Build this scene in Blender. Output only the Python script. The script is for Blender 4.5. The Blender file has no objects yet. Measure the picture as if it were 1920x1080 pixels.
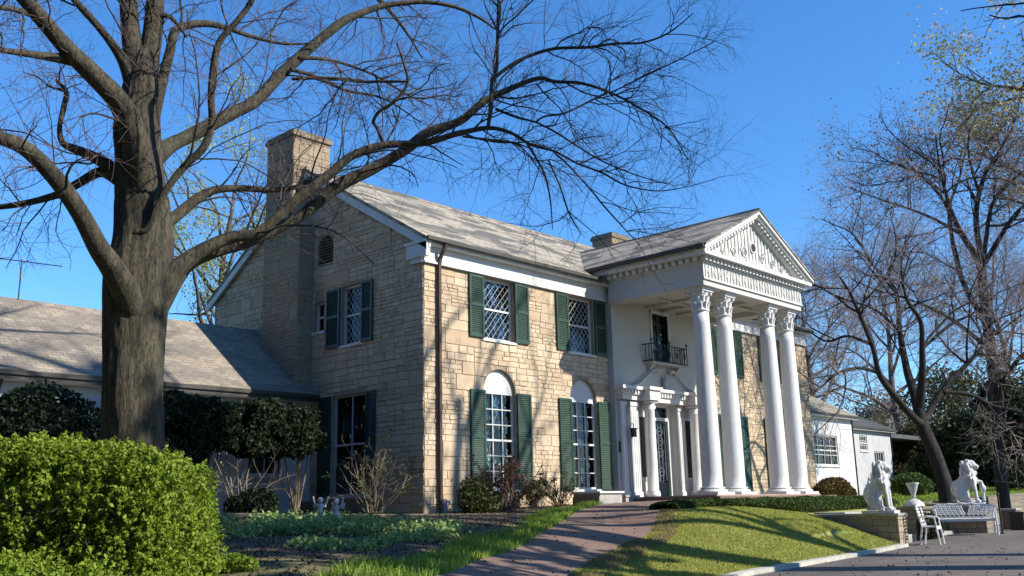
import bpy, bmesh, math, random
import numpy as np
from mathutils import Vector, Matrix, noise
from mathutils.geometry import tessellate_polygon
rad = math.radians
S = bpy.context.scene
# ------------------------------------------------------------------ camera
CAM = np.array([-15.912, -17.761, -0.286]); FPX = 1834.6
_y, _p, _r = rad(47.153), rad(12.803), rad(-1.348)
FW = np.array([math.sin(_y)*math.cos(_p), math.cos(_y)*math.cos(_p), math.sin(_p)])
_R = np.array([math.cos(_y), -math.sin(_y), 0.0]); _U = np.cross(_R, FW)
RT = math.cos(_r)*_R + math.sin(_r)*_U; UP = -math.sin(_r)*_R + math.cos(_r)*_U
cd = bpy.data.cameras.new('camera'); cam = bpy.data.objects.new('camera', cd); S.collection.objects.link(cam)
cd.sensor_width = 36; cd.lens = 36*FPX/1920; cd.clip_start = 0.1; cd.clip_end = 3000
M = Matrix(((RT[0], UP[0], -FW[0], CAM[0]), (RT[1], UP[1], -FW[1], CAM[1]), (RT[2], UP[2], -FW[2], CAM[2]), (0, 0, 0, 1)))
cam.matrix_world = M
S.camera = cam
# ------------------------------------------------------------------ light
SUN = Vector((0.45, -1.0, 0.80)).normalized()
el = math.asin(SUN.z); az = math.atan2(SUN.x, SUN.y)
w = bpy.data.worlds.new('World'); S.world = w; w.use_nodes = True
nt = w.node_tree; bg = nt.nodes['Background']; sky = nt.nodes.new('ShaderNodeTexSky')
sky.sky_type = 'NISHITA'; sky.sun_disc = False; sky.sun_elevation = el; sky.sun_rotation = az
sky.air_density = 1.0; sky.dust_density = 0.0; sky.ozone_density = 8.0; sky.altitude = 0
hs = nt.nodes.new('ShaderNodeHueSaturation'); hs.inputs['Saturation'].default_value = 1.12
nt.links.new(sky.outputs[0], hs.inputs['Color']); nt.links.new(hs.outputs[0], bg.inputs[0])
bg.inputs[1].default_value = 0.15
sl = bpy.data.lights.new('sun', 'SUN'); sl.energy = 5.0; sl.angle = rad(0.55); sl.color = (1.0, 0.93, 0.82)
so = bpy.data.objects.new('sun', sl); S.collection.objects.link(so)
so.rotation_euler = SUN.to_track_quat('Z', 'Y').to_euler()
S.view_settings.view_transform = 'Standard'; S.view_settings.look = 'None'
S.view_settings.exposure = 0.66; S.view_settings.gamma = 1
S.cycles.max_bounces = 6; S.cycles.transparent_max_bounces = 12

# ------------------------------------------------------------------ helpers
def at(u, v, d):
    r = FW + RT*(u-960)/FPX - UP*(v-540)/FPX
    return CAM + r*d/np.hypot(r[0], r[1])
def link(o): S.collection.objects.link(o); return o
def tag(o, label=None, cat=None, group=None, kind=None):
    if label: o['label'] = label
    if cat: o['category'] = cat
    if group: o['group'] = group
    if kind: o['kind'] = kind
    return o
def thing(name, label, cat, loc=(0, 0, 0), rz=0, group=None):
    o = bpy.data.objects.new(name, None); link(o); o.empty_display_size = .2
    o.location = loc; o.rotation_euler = (0, 0, rz)
    return tag(o, label, cat, group)
def copy_tree(o, parent=None):
    c = o.copy(); link(c); c.parent = parent
    for ch in [x for x in S.collection.objects if x.parent == o]:
        copy_tree(ch, c)
    return c
def box_uv(me):
    n = len(me.polygons)
    if not n: return
    uv = me.uv_layers.new(name='UVMap')
    nl = len(me.loops)
    vi = np.empty(nl, np.int32); me.loops.foreach_get('vertex_index', vi)
    co = np.empty(len(me.vertices)*3, np.float32); me.vertices.foreach_get('co', co); co = co.reshape(-1, 3)
    nr = np.empty(n*3, np.float32); me.polygons.foreach_get('normal', nr); nr = nr.reshape(-1, 3)
    lt = np.empty(n, np.int32); me.polygons.foreach_get('loop_total', lt)
    N = np.repeat(nr, lt, axis=0); P = co[vi]
    U = np.stack([-N[:, 1], N[:, 0], np.zeros(nl)], 1)
    flat = np.abs(N[:, 2]) > .93
    L = np.linalg.norm(U, axis=1, keepdims=True); U = U/np.maximum(L, 1e-6)
    U[flat] = (1, 0, 0)
    V = np.cross(N, U); V[flat] = (0, 1, 0)
    out = np.stack([(P*U).sum(1), (P*V).sum(1)], 1).astype(np.float32)
    uv.data.foreach_set('uv', out.ravel())
def mesh_obj(name, verts, faces, mat, parent=None, smooth=False, uv=True, off=None):
    me = bpy.data.meshes.new(name)
    v = np.asarray(verts, float)
    if off is not None and len(v): v = v-np.asarray(off, float)
    me.from_pydata(v.tolist(), [], faces); me.update()
    if uv: box_uv(me)
    if smooth: me.shade_smooth()
    me.materials.append(mat)
    o = bpy.data.objects.new(name, me); link(o)
    if parent: o.parent = parent
    return o
def quad_obj(name, V, mat, parent=None, faces=None, shade=None, smooth=False, off=None):
    """fast path: V (n,3); faces (m,4) array"""
    V = np.asarray(V, np.float32)
    if off is not None: V = V-np.asarray(off, np.float32)
    me = bpy.data.meshes.new(name)
    if faces is None: faces = np.arange(len(V), dtype=np.int32).reshape(-1, 4)
    m, k = faces.shape
    me.vertices.add(len(V)); me.vertices.foreach_set('co', V.ravel())
    me.loops.add(m*k); me.loops.foreach_set('vertex_index', faces.astype(np.int32).ravel())
    me.polygons.add(m); me.polygons.foreach_set('loop_start', np.arange(0, m*k, k, dtype=np.int32))
    me.update(calc_edges=True)
    if smooth: me.shade_smooth()
    if shade is not None:
        a = me.attributes.new('shade', 'FLOAT', 'FACE'); a.data.foreach_set('value', shade.astype(np.float32))
    me.materials.append(mat)
    o = bpy.data.objects.new(name, me); link(o)
    if parent: o.parent = parent
    return o

class MB:
    def __init__(s): s.v = []; s.f = []
    def add(s, v, f):
        b = len(s.v); s.v += [tuple(x) for x in v]; s.f += [tuple(i+b for i in q) for q in f]; return s
    def box(s, x0, x1, y0, y1, z0, z1):
        return s.add([(x0,y0,z0),(x1,y0,z0),(x1,y1,z0),(x0,y1,z0),(x0,y0,z1),(x1,y0,z1),(x1,y1,z1),(x0,y1,z1)],
              [(0,3,2,1),(4,5,6,7),(0,1,5,4),(1,2,6,5),(2,3,7,6),(3,0,4,7)])
    def prism(s, poly, vec):
        """poly: list of 3D points (planar), extruded by vec"""
        n = len(poly); p = [Vector(q) for q in poly]; vec = Vector(vec)
        nor = Vector((0, 0, 0))
        for i in range(n): nor += p[i].cross(p[(i+1) % n])
        if nor.dot(vec) > 0: p = p[::-1]
        v = p+[q+vec for q in p]
        return s.add(v, [tuple(range(n)), tuple(range(2*n-1, n-1, -1))]+[(i, i+n, (i+1) % n+n, (i+1) % n) for i in range(n)])
    def tube(s, pts, r, n=8, cap=True):
        P = [Vector(p) for p in pts]; k = len(P)
        R = r if hasattr(r, '__len__') else [r]*k
        T = (P[1]-P[0]).normalized(); a = Vector((0, 0, 1)) if abs(T.z) < .9 else Vector((1, 0, 0))
        N = (a-T*a.dot(T)).normalized(); b = len(s.v)
        for i in range(k):
            t = (P[min(i+1, k-1)]-P[max(i-1, 0)]).normalized()
            N = (N-t*N.dot(t)).normalized(); B = t.cross(N)
            for j in range(n):
                an = 2*math.pi*j/n
                s.v.append(tuple(P[i]+(N*math.cos(an)+B*math.sin(an))*R[i]))
        for i in range(k-1):
            for j in range(n):
                s.f.append((b+i*n+j, b+i*n+(j+1) % n, b+(i+1)*n+(j+1) % n, b+(i+1)*n+j))
        if cap:
            s.f.append(tuple(b+j for j in range(n))[::-1]); s.f.append(tuple(b+(k-1)*n+j for j in range(n)))
        return s
    def lathe(s, prof, n=20, cx=0, cy=0, z0=0, lobes=0, amp=0):
        b = len(s.v); k = len(prof)
        for r, z in prof:
            for j in range(n):
                an = 2*math.pi*j/n; rr = r*(1+amp*math.cos(lobes*an)) if lobes else r
                s.v.append((cx+rr*math.cos(an), cy+rr*math.sin(an), z0+z))
        for i in range(k-1):
            for j in range(n):
                s.f.append((b+i*n+j, b+i*n+(j+1) % n, b+(i+1)*n+(j+1) % n, b+(i+1)*n+j))
        s.f.append(tuple(b+j for j in range(n))[::-1]); s.f.append(tuple(b+(k-1)*n+j for j in range(n)))
        return s
    def ball(s, c, r, n=8, m=6, rot=None):
        r = r if hasattr(r, '__len__') else (r, r, r); b = len(s.v)
        rot = rot or Matrix.Identity(3); c = Vector(c)
        for i in range(m+1):
            th = math.pi*i/m
            for j in range(n):
                ph = 2*math.pi*j/n
                s.v.append(tuple(c+rot @ Vector((r[0]*math.sin(th)*math.cos(ph), r[1]*math.sin(th)*math.sin(ph), r[2]*math.cos(th)))))
        for i in range(m):
            for j in range(n):
                s.f.append((b+i*n+j, b+(i+1)*n+j, b+(i+1)*n+(j+1) % n, b+i*n+(j+1) % n))
        return s
    def build(s, name, mat, parent=None, smooth=False, off=None):
        return mesh_obj(name, s.v, s.f, mat, parent, smooth, True, off)

def fused(mb, voxel, smooth_it=3):
    """join overlapping solids into one continuous skin, return verts, faces"""
    me = bpy.data.meshes.new('tmp'); me.from_pydata([list(v) for v in mb.v], [], mb.f); me.update()
    o = bpy.data.objects.new('tmp', me); link(o)
    m = o.modifiers.new('r', 'REMESH'); m.mode = 'VOXEL'; m.voxel_size = voxel
    if smooth_it:
        q = o.modifiers.new('s', 'SMOOTH'); q.factor = .5; q.iterations = smooth_it
    dg = bpy.context.evaluated_depsgraph_get(); ev = o.evaluated_get(dg); e = ev.to_mesh()
    V = [tuple(v.co) for v in e.vertices]; Fc = [tuple(p.vertices) for p in e.polygons]
    ev.to_mesh_clear(); bpy.data.objects.remove(o); bpy.data.meshes.remove(me)
    r = MB(); r.v = V; r.f = Fc
    return r

def pierced(outer, holes, fn, depth):
    """flat wall with openings; fn(a,b,d) maps plane coords + inward depth to 3D"""
    mb = MB()
    loops = [outer]+holes
    flat = [p for L in loops for p in L]
    tris = tessellate_polygon([[Vector((p[0], p[1], 0)) for p in L] for L in loops])
    V = [fn(a, b, 0) for a, b in flat]
    mb.add(V, [tuple(t) for t in tris])
    for L in holes:
        n = len(L)
        v = [fn(a, b, 0) for a, b in L]+[fn(a, b, depth) for a, b in L]
        mb.add(v, [(i, (i+1) % n, (i+1) % n+n, i+n) for i in range(n)])
    return mb
def rect(a0, a1, b0, b1): return [(a0, b0), (a1, b0), (a1, b1), (a0, b1)]
def arched(a0, a1, b0, b1, n=14):
    c = (a0+a1)/2; r = (a1-a0)/2
    return [(a0, b0), (a1, b0)]+[(c+r*math.cos(math.pi*i/n), b1+r*math.sin(math.pi*i/n)) for i in range(n+1)]

def ashlar(a0, a1, b0, b1, blocked, fn, seed, hh=.35, joint=.011):
    """irregular coursed stones laid on a flat wall; blocked(b0,b1) -> list of (lo,hi) intervals without stones"""
    rs = random.Random(seed); V = []; F = []; sh = []
    b = b0
    while b < b1-.02:
        H_ = min(rs.uniform(hh*.75, hh*1.2), b1-b); a = a0-rs.random()*.4
        while a < a1:
            Wb = rs.uniform(.55, 1.5); k = rs.choice((1, 2, 2, 3, 3)); cuts = sorted([rs.uniform(.8, 1.2) for _ in range(k)]); tot = sum(cuts); z = b
            rs.shuffle(cuts)
            for c in cuts:
                h = H_*c/tot; x = a; n = max(1, int(round(Wb/(h*rs.uniform(1.5, 2.9))))); ws = [rs.uniform(.65, 1.4) for _ in range(n)]; tw = sum(ws)
                for w_ in ws:
                    x1 = x+Wb*w_/tw; segs = [(max(x, a0), min(x1, a1))]
                    for lo, hi in blocked(z, z+h):
                        ns = []
                        for p, q in segs:
                            if hi <= p or lo >= q: ns.append((p, q)); continue
                            if lo > p: ns.append((p, lo))
                            if hi < q: ns.append((hi, q))
                        segs = ns
                    t_ = .18+.68*rs.betavariate(2.2, 2.2); pr = rs.uniform(.006, .02)
                    for p, q in segs:
                        if q-p < .05: continue
                        j = joint/2; m = .008; jj = lambda: rs.uniform(-.004, .004)
                        A = [(p+j+jj(), z+j+jj()), (q-j+jj(), z+j+jj()), (q-j+jj(), z+h-j+jj()), (p+j+jj(), z+h-j+jj())]
                        cx, cy = (p+q)/2, z+h/2; base = len(V)
                        V += [fn(u, v, 0.002) for u, v in A]
                        V += [fn(u+(m if u < cx else -m), v+(m if v < cy else -m), -pr+rs.uniform(-.004, .004)) for u, v in A]
                        F += [(base+4, base+5, base+6, base+7)]+[(base+i_, base+(i_+1) % 4, base+(i_+1) % 4+4, base+i_+4) for i_ in range(4)]
                        sh += [t_]*5
                    x = x1
                z += h
            a += Wb
        b += H_
    return V, F, sh
def stone_part(name, mb, lays, parent, smat, mmat):
    V = list(mb.v); F = list(mb.f); n0 = len(F); sh = [0]*n0
    for v, f, q in lays:
        b = len(V); V += v; F += [tuple(i+b for i in t) for t in f]; sh += q
    o = mesh_obj(name, V, F, mmat, parent); o.data.materials.append(smat)
    a = o.data.attributes.new('shade', 'FLOAT', 'FACE'); a.data.foreach_set('value', np.array(sh, np.float32))
    mi = np.zeros(len(F), np.int32); mi[n0:] = 1; o.data.polygons.foreach_set('material_index', mi); o.data.update()
    return o
# ------------------------------------------------------------------ materials
def newmat(name):
    m = bpy.data.materials.new(name); m.use_nodes = True
    return m, m.node_tree, m.node_tree.nodes['Principled BSDF']
def nd(nt, t, **k):
    n = nt.nodes.new(t)
    for a, b in k.items():
        if a in n.inputs: n.inputs[a].default_value = b
        else: setattr(n, a, b)
    return n
def lk(nt, a, b): nt.links.new(a, b)
def mixc(nt, fac, a, b, bt='MIX'):
    n = nt.nodes.new('ShaderNodeMix'); n.data_type = 'RGBA'; n.blend_type = bt
    for s, v in ((n.inputs[0], fac), (n.inputs[6], a), (n.inputs[7], b)):
        if hasattr(v, 'is_output'): nt.links.new(v, s)
        else: s.default_value = v if not hasattr(v, '__len__') or len(v) == 4 else (*v, 1)
    return n.outputs[2]
def ramp(nt, src, stops):
    n = nt.nodes.new('ShaderNodeValToRGB'); cr = n.color_ramp
    while len(cr.elements) < len(stops): cr.elements.new(.5)
    for e, (p, c) in zip(cr.elements, stops):
        e.position = p; e.color = (c, c, c, 1) if not hasattr(c, '__len__') else (*c, 1)
    lk(nt, src, n.inputs[0]); return n.outputs[0]
def noisy(nt, scale, coord='Object', detail=4, rough=.6, stretch=None):
    tc = nt.nodes.new('ShaderNodeTexCoord'); src = tc.outputs[coord]
    if stretch:
        mp = nt.nodes.new('ShaderNodeMapping'); mp.inputs['Scale'].default_value = stretch
        lk(nt, src, mp.inputs[0]); src = mp.outputs[0]
    n = nd(nt, 'ShaderNodeTexNoise', Scale=scale, Detail=detail, Roughness=rough); lk(nt, src, n.inputs['Vector'])
    return n.outputs[0]
def bump(nt, b, src, strength, dist=.01):
    n = nd(nt, 'ShaderNodeBump', Strength=strength, Distance=dist); lk(nt, src, n.inputs['Height'])
    lk(nt, n.outputs[0], b.inputs['Normal'])
def plain(name, c1, c2=None, rough=.6, scale=3, coord='Object', bstr=0, bscale=60, bdist=.004, metal=0, stretch=None, lo=.35, hi=.65):
    m, nt, b = newmat(name); b.inputs['Roughness'].default_value = rough; b.inputs['Metallic'].default_value = metal
    if c2 is None: c2 = tuple(x*.8 for x in c1)
    f = ramp(nt, noisy(nt, scale, coord, stretch=stretch), [(lo, 0), (hi, 1)])
    lk(nt, mixc(nt, f, c1, c2), b.inputs['Base Color'])
    if bstr: bump(nt, b, noisy(nt, bscale, coord), bstr, bdist)
    return m

def stone_mat(name, c1, c2, mortar, rowh=.17, bw=.40, dirt=.25):
    m, nt, b = newmat(name); b.inputs['Roughness'].default_value = .88
    tc = nt.nodes.new('ShaderNodeTexCoord')
    dn = nd(nt, 'ShaderNodeTexNoise', Scale=2.2, Detail=3); lk(nt, tc.outputs['UV'], dn.inputs['Vector'])
    vm = nt.nodes.new('ShaderNodeVectorMath'); vm.operation = 'MULTIPLY_ADD'
    lk(nt, dn.outputs['Color'], vm.inputs[0]); vm.inputs[1].default_value = (.12, .075, 0); lk(nt, tc.outputs['UV'], vm.inputs[2])
    outs = []; facs = []
    for k, (rh, w_) in enumerate(((rowh, bw), (rowh*1.5, bw*1.25))):
        br = nt.nodes.new('ShaderNodeTexBrick'); br.offset = .5-.13*k; br.squash = .62; br.squash_frequency = 3
        br.offset_frequency = 2
        for a, v in (('Scale', 1), ('Mortar Size', .011), ('Mortar Smooth', .35), ('Bias', 0), ('Brick Width', w_), ('Row Height', rh)):
            br.inputs[a].default_value = v
        br.inputs['Color1'].default_value = (0, 0, 0, 1); br.inputs['Color2'].default_value = (1, 1, 1, 1)
        br.inputs['Mortar'].default_value = (.5, .5, .5, 1)
        lk(nt, vm.outputs[0], br.inputs['Vector']); outs.append(br.outputs['Color']); facs.append(br.outputs['Fac'])
    # patches of coarser coursing, in rectangular blocks
    ck = nd(nt, 'ShaderNodeTexVoronoi', Scale=.55, Randomness=1.0); ck.distance = 'CHEBYCHEV'; lk(nt, tc.outputs['UV'], ck.inputs['Vector'])
    sel = ramp(nt, ck.outputs['Color'], [(.52, 0), (.53, 1)])
    val = mixc(nt, sel, outs[0], outs[1]); fac = mixc(nt, sel, facs[0], facs[1])
    col = mixc(nt, val, c1, c2)
    n2 = nd(nt, 'ShaderNodeTexNoise', Scale=7, Detail=6, Roughness=.7); lk(nt, tc.outputs['UV'], n2.inputs['Vector'])
    col = mixc(nt, ramp(nt, n2.outputs[0], [(.3, 0), (.75, .55)]), col, tuple(x*.62 for x in c2))
    n3 = nd(nt, 'ShaderNodeTexNoise', Scale=.7, Detail=5, Roughness=.65); lk(nt, tc.outputs['UV'], n3.inputs['Vector'])
    col = mixc(nt, ramp(nt, n3.outputs[0], [(.48, 0), (.72, dirt)]), col, tuple(x*.45 for x in c2))
    col = mixc(nt, fac, col, mortar)
    lk(nt, col, b.inputs['Base Color'])
    h = nt.nodes.new('ShaderNodeMath'); h.operation = 'MULTIPLY_ADD'
    lk(nt, n2.outputs[0], h.inputs[0]); h.inputs[1].default_value = .5
    inv = nt.nodes.new('ShaderNodeMath'); inv.operation = 'SUBTRACT'; inv.inputs[0].default_value = 1; lk(nt, fac, inv.inputs[1])
    lk(nt, inv.outputs[0], h.inputs[2]); bump(nt, b, h.outputs[0], .9, .02)
    return m

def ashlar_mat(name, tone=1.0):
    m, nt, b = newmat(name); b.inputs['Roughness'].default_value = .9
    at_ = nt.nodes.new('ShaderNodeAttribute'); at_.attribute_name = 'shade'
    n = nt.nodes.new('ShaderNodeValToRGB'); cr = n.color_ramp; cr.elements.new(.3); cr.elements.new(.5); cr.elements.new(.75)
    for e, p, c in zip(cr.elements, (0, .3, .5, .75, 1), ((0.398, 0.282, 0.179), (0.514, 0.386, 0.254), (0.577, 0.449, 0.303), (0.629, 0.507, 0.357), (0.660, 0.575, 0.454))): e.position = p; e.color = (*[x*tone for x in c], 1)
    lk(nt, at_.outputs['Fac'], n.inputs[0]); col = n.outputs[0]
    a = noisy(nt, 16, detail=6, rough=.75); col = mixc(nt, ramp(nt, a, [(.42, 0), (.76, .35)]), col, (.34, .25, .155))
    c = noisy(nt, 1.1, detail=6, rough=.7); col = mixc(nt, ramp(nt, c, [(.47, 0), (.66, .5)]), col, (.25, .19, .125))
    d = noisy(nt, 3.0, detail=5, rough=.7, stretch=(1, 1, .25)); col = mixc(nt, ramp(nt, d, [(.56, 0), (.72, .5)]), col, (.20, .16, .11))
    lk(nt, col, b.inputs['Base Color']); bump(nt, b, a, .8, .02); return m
def slate_mat(name, c1, c2, stain_shade, streak=.5, green=(.09, .10, .06)):
    m, nt, b = newmat(name); b.inputs['Roughness'].default_value = .8
    tc = nt.nodes.new('ShaderNodeTexCoord')
    br = nt.nodes.new('ShaderNodeTexBrick'); br.offset = .5
    for a, v in (('Scale', 1), ('Mortar Size', .008), ('Mortar Smooth', .1), ('Bias', 0), ('Brick Width', .26), ('Row Height', .15)):
        br.inputs[a].default_value = v
    br.inputs['Color1'].default_value = (*c1, 1); br.inputs['Color2'].default_value = (*c2, 1); br.inputs['Mortar'].default_value = (*[x*.45 for x in c2], 1)
    lk(nt, tc.outputs['UV'], br.inputs['Vector'])
    mp = nt.nodes.new('ShaderNodeMapping'); mp.inputs['Scale'].default_value = (.45, 1.0, 1); mp.inputs['Rotation'].default_value = (0, 0, .3); lk(nt, tc.outputs['UV'], mp.inputs[0])
    n1 = nd(nt, 'ShaderNodeTexNoise', Scale=1.3, Detail=7, Roughness=.68, Distortion=.6); lk(nt, mp.outputs[0], n1.inputs['Vector'])
    col = mixc(nt, ramp(nt, n1.outputs[0], [(.47, 0), (.53, streak)]), br.outputs['Color'], stain_shade)  # dark streaks: weather stains plus branch shadows painted into the slate colour
    n2 = nd(nt, 'ShaderNodeTexNoise', Scale=5, Detail=4); lk(nt, tc.outputs['UV'], n2.inputs['Vector'])
    col = mixc(nt, ramp(nt, n2.outputs[0], [(.5, 0), (.75, .45)]), col, green)
    lk(nt, col, b.inputs['Base Color']); bump(nt, b, br.outputs['Fac'], -.6, .015)
    return m

def leaf_mat(name, ca, cb, cc=None, trans=.35, rough=.6):
    m, nt, b = newmat(name); b.inputs['Roughness'].default_value = max(rough, .55); b.inputs['Specular IOR Level'].default_value = .25
    at_ = nt.nodes.new('ShaderNodeAttribute'); at_.attribute_name = 'shade'
    n = nt.nodes.new('ShaderNodeValToRGB'); cr = n.color_ramp; cr.elements.new(.5)
    cc = cc or cb
    for e, p, c in zip(cr.elements, (0, .55, 1), (ca, cb, cc)): e.position = p; e.color = (*c, 1)
    lk(nt, at_.outputs['Fac'], n.inputs[0]); lk(nt, n.outputs[0], b.inputs['Base Color'])
    tr = nt.nodes.new('ShaderNodeBsdfTranslucent'); lk(nt, n.outputs[0], tr.inputs[0])
    mx = nt.nodes.new('ShaderNodeMixShader'); mx.inputs[0].default_value = trans
    out = nt.nodes['Material Output']
    lk(nt, b.outputs[0], mx.inputs[1]); lk(nt, tr.outputs[0], mx.inputs[2]); lk(nt, mx.outputs[0], out.inputs[0])
    return m

def bark_mat(name, c1, c2, c3, sc=1.0):
    m, nt, b = newmat(name); b.inputs['Roughness'].default_value = .92
    n1 = noisy(nt, 9*sc, stretch=(1, 1, .16), detail=6, rough=.7)
    n2 = noisy(nt, 1.9*sc, detail=7, rough=.75); n3 = noisy(nt, 34*sc, detail=4, stretch=(1, 1, .35))
    col = mixc(nt, ramp(nt, n1, [(.36, 0), (.62, 1)]), c1, c2)
    col = mixc(nt, ramp(nt, n2, [(.45, 0), (.7, .7)]), col, c3)
    col = mixc(nt, ramp(nt, n3, [(.48, 0), (.6, .75)]), col, tuple(x*.8 for x in c1))
    lk(nt, col, b.inputs['Base Color']); bump(nt, b, n1, 1.0, .05)
    return m

MS = stone_mat('tennessee_stone', (.56, .455, .325), (.43, .335, .225), (.27, .215, .155))
ASH = ashlar_mat('irregular_ashlar'); ASH_C = ashlar_mat('shade_toned_chimney_stone', .52); MORT = plain('mortar', (.33, .27, .195), (.25, .20, .145), .95, 5, bstr=.3)  # chimney copy of the ashlar, darkened to paint in branch shade
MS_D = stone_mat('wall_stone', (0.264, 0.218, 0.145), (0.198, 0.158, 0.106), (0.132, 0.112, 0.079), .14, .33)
SLATE = slate_mat('roof_slate', (.42, .36, .275), (.30, .258, .20), (.085, .082, .072), .88)
SLATE_W = slate_mat('roof_slate_wing', (.33, .275, .21), (.235, .20, .155), (.12, .11, .10), .5)
SLATE_D = slate_mat('roof_dark', (0.066, 0.066, 0.066), (0.046, 0.046, 0.050), (0.033, 0.033, 0.033), .5)
ROOF_T = slate_mat('roof_tan', (0.304, 0.277, 0.205), (0.251, 0.224, 0.165), (0.198, 0.172, 0.119), .3)
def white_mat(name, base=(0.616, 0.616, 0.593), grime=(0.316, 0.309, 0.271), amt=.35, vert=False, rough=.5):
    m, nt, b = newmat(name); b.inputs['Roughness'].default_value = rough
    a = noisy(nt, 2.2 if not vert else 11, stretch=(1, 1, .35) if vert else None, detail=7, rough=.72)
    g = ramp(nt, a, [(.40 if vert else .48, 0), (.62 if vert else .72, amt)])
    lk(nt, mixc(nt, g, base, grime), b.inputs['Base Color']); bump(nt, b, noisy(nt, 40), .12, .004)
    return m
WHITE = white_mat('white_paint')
WHITE_W = white_mat('white_weathered', (.60, .60, .57), (.27, .26, .235), .7, True, .6)
WHITE_C = white_mat('white_column', (0.632, 0.632, 0.617), (0.376, 0.376, 0.347), .3, True)
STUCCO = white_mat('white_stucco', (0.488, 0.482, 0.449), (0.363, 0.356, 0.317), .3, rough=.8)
WINGW = white_mat('white_brick_paint', (0.518, 0.524, 0.524), (0.341, 0.341, 0.328), .35, rough=.7)
GREEN = plain('shutter_green', (0.014, 0.048, 0.029), (0.021, 0.058, 0.037), .45, 6, bstr=.1)
GREEN_D = plain('dark_green_paint', (.012, .03, .026), (.018, .04, .032), .4)
IRON = plain('black_iron', (.012, .014, .014), (.02, .02, .02), .5)
BRONZE = plain('bronze_downpipe', (.10, .055, .035), (.07, .04, .028), .5)
GUTTER = plain('dark_gutter', (.03, .027, .022), (.045, .04, .03), .55)
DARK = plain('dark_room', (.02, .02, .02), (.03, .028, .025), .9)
MARBLE = white_mat('white_marble', (0.554, 0.554, 0.541), (0.291, 0.291, 0.291), .75, True, .55)
CASTW = plain('white_cast_iron', (0.710, 0.710, 0.692), (0.546, 0.546, 0.528), .5)
BARK = bark_mat('oak_bark', (.016, .013, .009), (.092, .076, .048), (.066, .066, .034))
BARK_D = bark_mat('dark_bark', (0.015, 0.013, 0.011), (0.046, 0.039, 0.030), (0.027, 0.024, 0.019))
BARK_B = bark_mat('black_bark', (.010, .009, .007), (.030, .025, .020), (.02, .018, .014))
BARK_G = bark_mat('grey_bark', (0.058, 0.049, 0.041), (0.155, 0.131, 0.107), (0.097, 0.082, 0.068))
TWIG = plain('twigs_bark', (.095, .062, .060), (.135, .095, .088), .9)
TWIG_R = plain('twigs_reddish', (.30, .225, .21), (.24, .195, .165), .9, .35)
TWIG_T = plain('twigs_tan', (.24, .19, .13), (.16, .125, .085), .9, 2)
TWIG_RD = plain('twigs_red_brown', (0.115, 0.047, 0.032), (0.158, 0.086, 0.058), .9, 4)
PLANK = plain('grey_wood', (.2, .18, .15), (.12, .11, .1), .85, 6)

def glass_mat():
    m, nt, b = newmat('window_glass'); out = nt.nodes['Material Output']
    tr = nt.nodes.new('ShaderNodeBsdfTransparent'); tr.inputs[0].default_value = (.82, .86, .86, 1)
    gl = nt.nodes.new('ShaderNodeBsdfGlossy'); gl.inputs['Roughness'].default_value = .03
    lw = nd(nt, 'ShaderNodeFresnel', IOR=1.55)
    mx = nt.nodes.new('ShaderNodeMixShader'); lk(nt, lw.outputs[0], mx.inputs[0]); lk(nt, tr.outputs[0], mx.inputs[1]); lk(nt, gl.outputs[0], mx.inputs[2])
    n = noisy(nt, 1.3); bp = nd(nt, 'ShaderNodeBump', Strength=.6, Distance=.05); lk(nt, n, bp.inputs['Height']); lk(nt, bp.outputs[0], gl.inputs['Normal'])
    lk(nt, mx.outputs[0], out.inputs[0]); return m
GLASS = glass_mat()
def lace_mat():
    m, nt, b = newmat('lace_curtain'); out = nt.nodes['Material Output']; b.inputs['Base Color'].default_value = (.8, .8, .76, 1)
    b.inputs['Roughness'].default_value = .9
    tc = nt.nodes.new('ShaderNodeTexCoord')
    v = nd(nt, 'ShaderNodeTexVoronoi', Scale=9); v.feature = 'DISTANCE_TO_EDGE'; lk(nt, tc.outputs['UV'], v.inputs['Vector'])
    f = ramp(nt, v.outputs[0], [(.08, 1), (.22, .30)])
    tr = nt.nodes.new('ShaderNodeBsdfTransparent'); mx = nt.nodes.new('ShaderNodeMixShader')
    lk(nt, f, mx.inputs[0]); lk(nt, tr.outputs[0], mx.inputs[1]); lk(nt, b.outputs[0], mx.inputs[2]); lk(nt, mx.outputs[0], out.inputs[0])
    return m
LACE = lace_mat()

# ------------------------------------------------------------------ terrain
XC, W_, D_ = 10.159, 2.887, 3.558
CP = [(.3,-.3,-.32),(-1,.3,-.36),(-3.8,3,-.27),(-9,4.4,-.34),(-14,4,-.5),(2.1,-3,-.42),(-1.57,-5,-.72),(-5.2,-7,-.97),(-8.4,-9,-1.02),(1.8,-5.5,-.68),
 (-.14,-6.5,-.92),(-1.95,-7.5,-1.15),(5,-2.5,-.18),(7,-2,-.12),(5,-3.5,-.2),(6.5,-3.4,-.16),(3.2,-1.2,-.26),(6.2,-.5,-.14),
 (2.6,-5.6,-.47),(3.6,-4.4,-.36),(5.4,-5.5,-.47),(8.24,-6.5,-.9),(3.2,-7.2,-.92),(6,-6.6,-.76),(8.8,-5,-.52),
 (-1.5,-9.1,-1.36),(3.8,-8.45,-1.36),(9.3,-7.55,-1.37),(-4.5,-10.2,-1.38),(-8,-11.5,-1.4),
 (13,-4.3,-.42),(10,-4.2,-.4),(-5,-2,-.53),(-8,-6,-.78),(-9,-8,-.9),(-10.2,-6.1,-.9),(-13,-12,-1.42),(-12.5,-8,-1.15),(-16,-18,-1.5),(-20,-8,-1.2),
 (-8,-1,-.6),(-14,0,-.75),(-9,-16,-1.5),(-2,-14,-1.5),(0,8,-.3),(20,8,-.2),(20,-.5,-.3),(24,-1,-.2),(10,15,-.2),(-10,14,-.3),(-20,12,-.5)]
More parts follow.
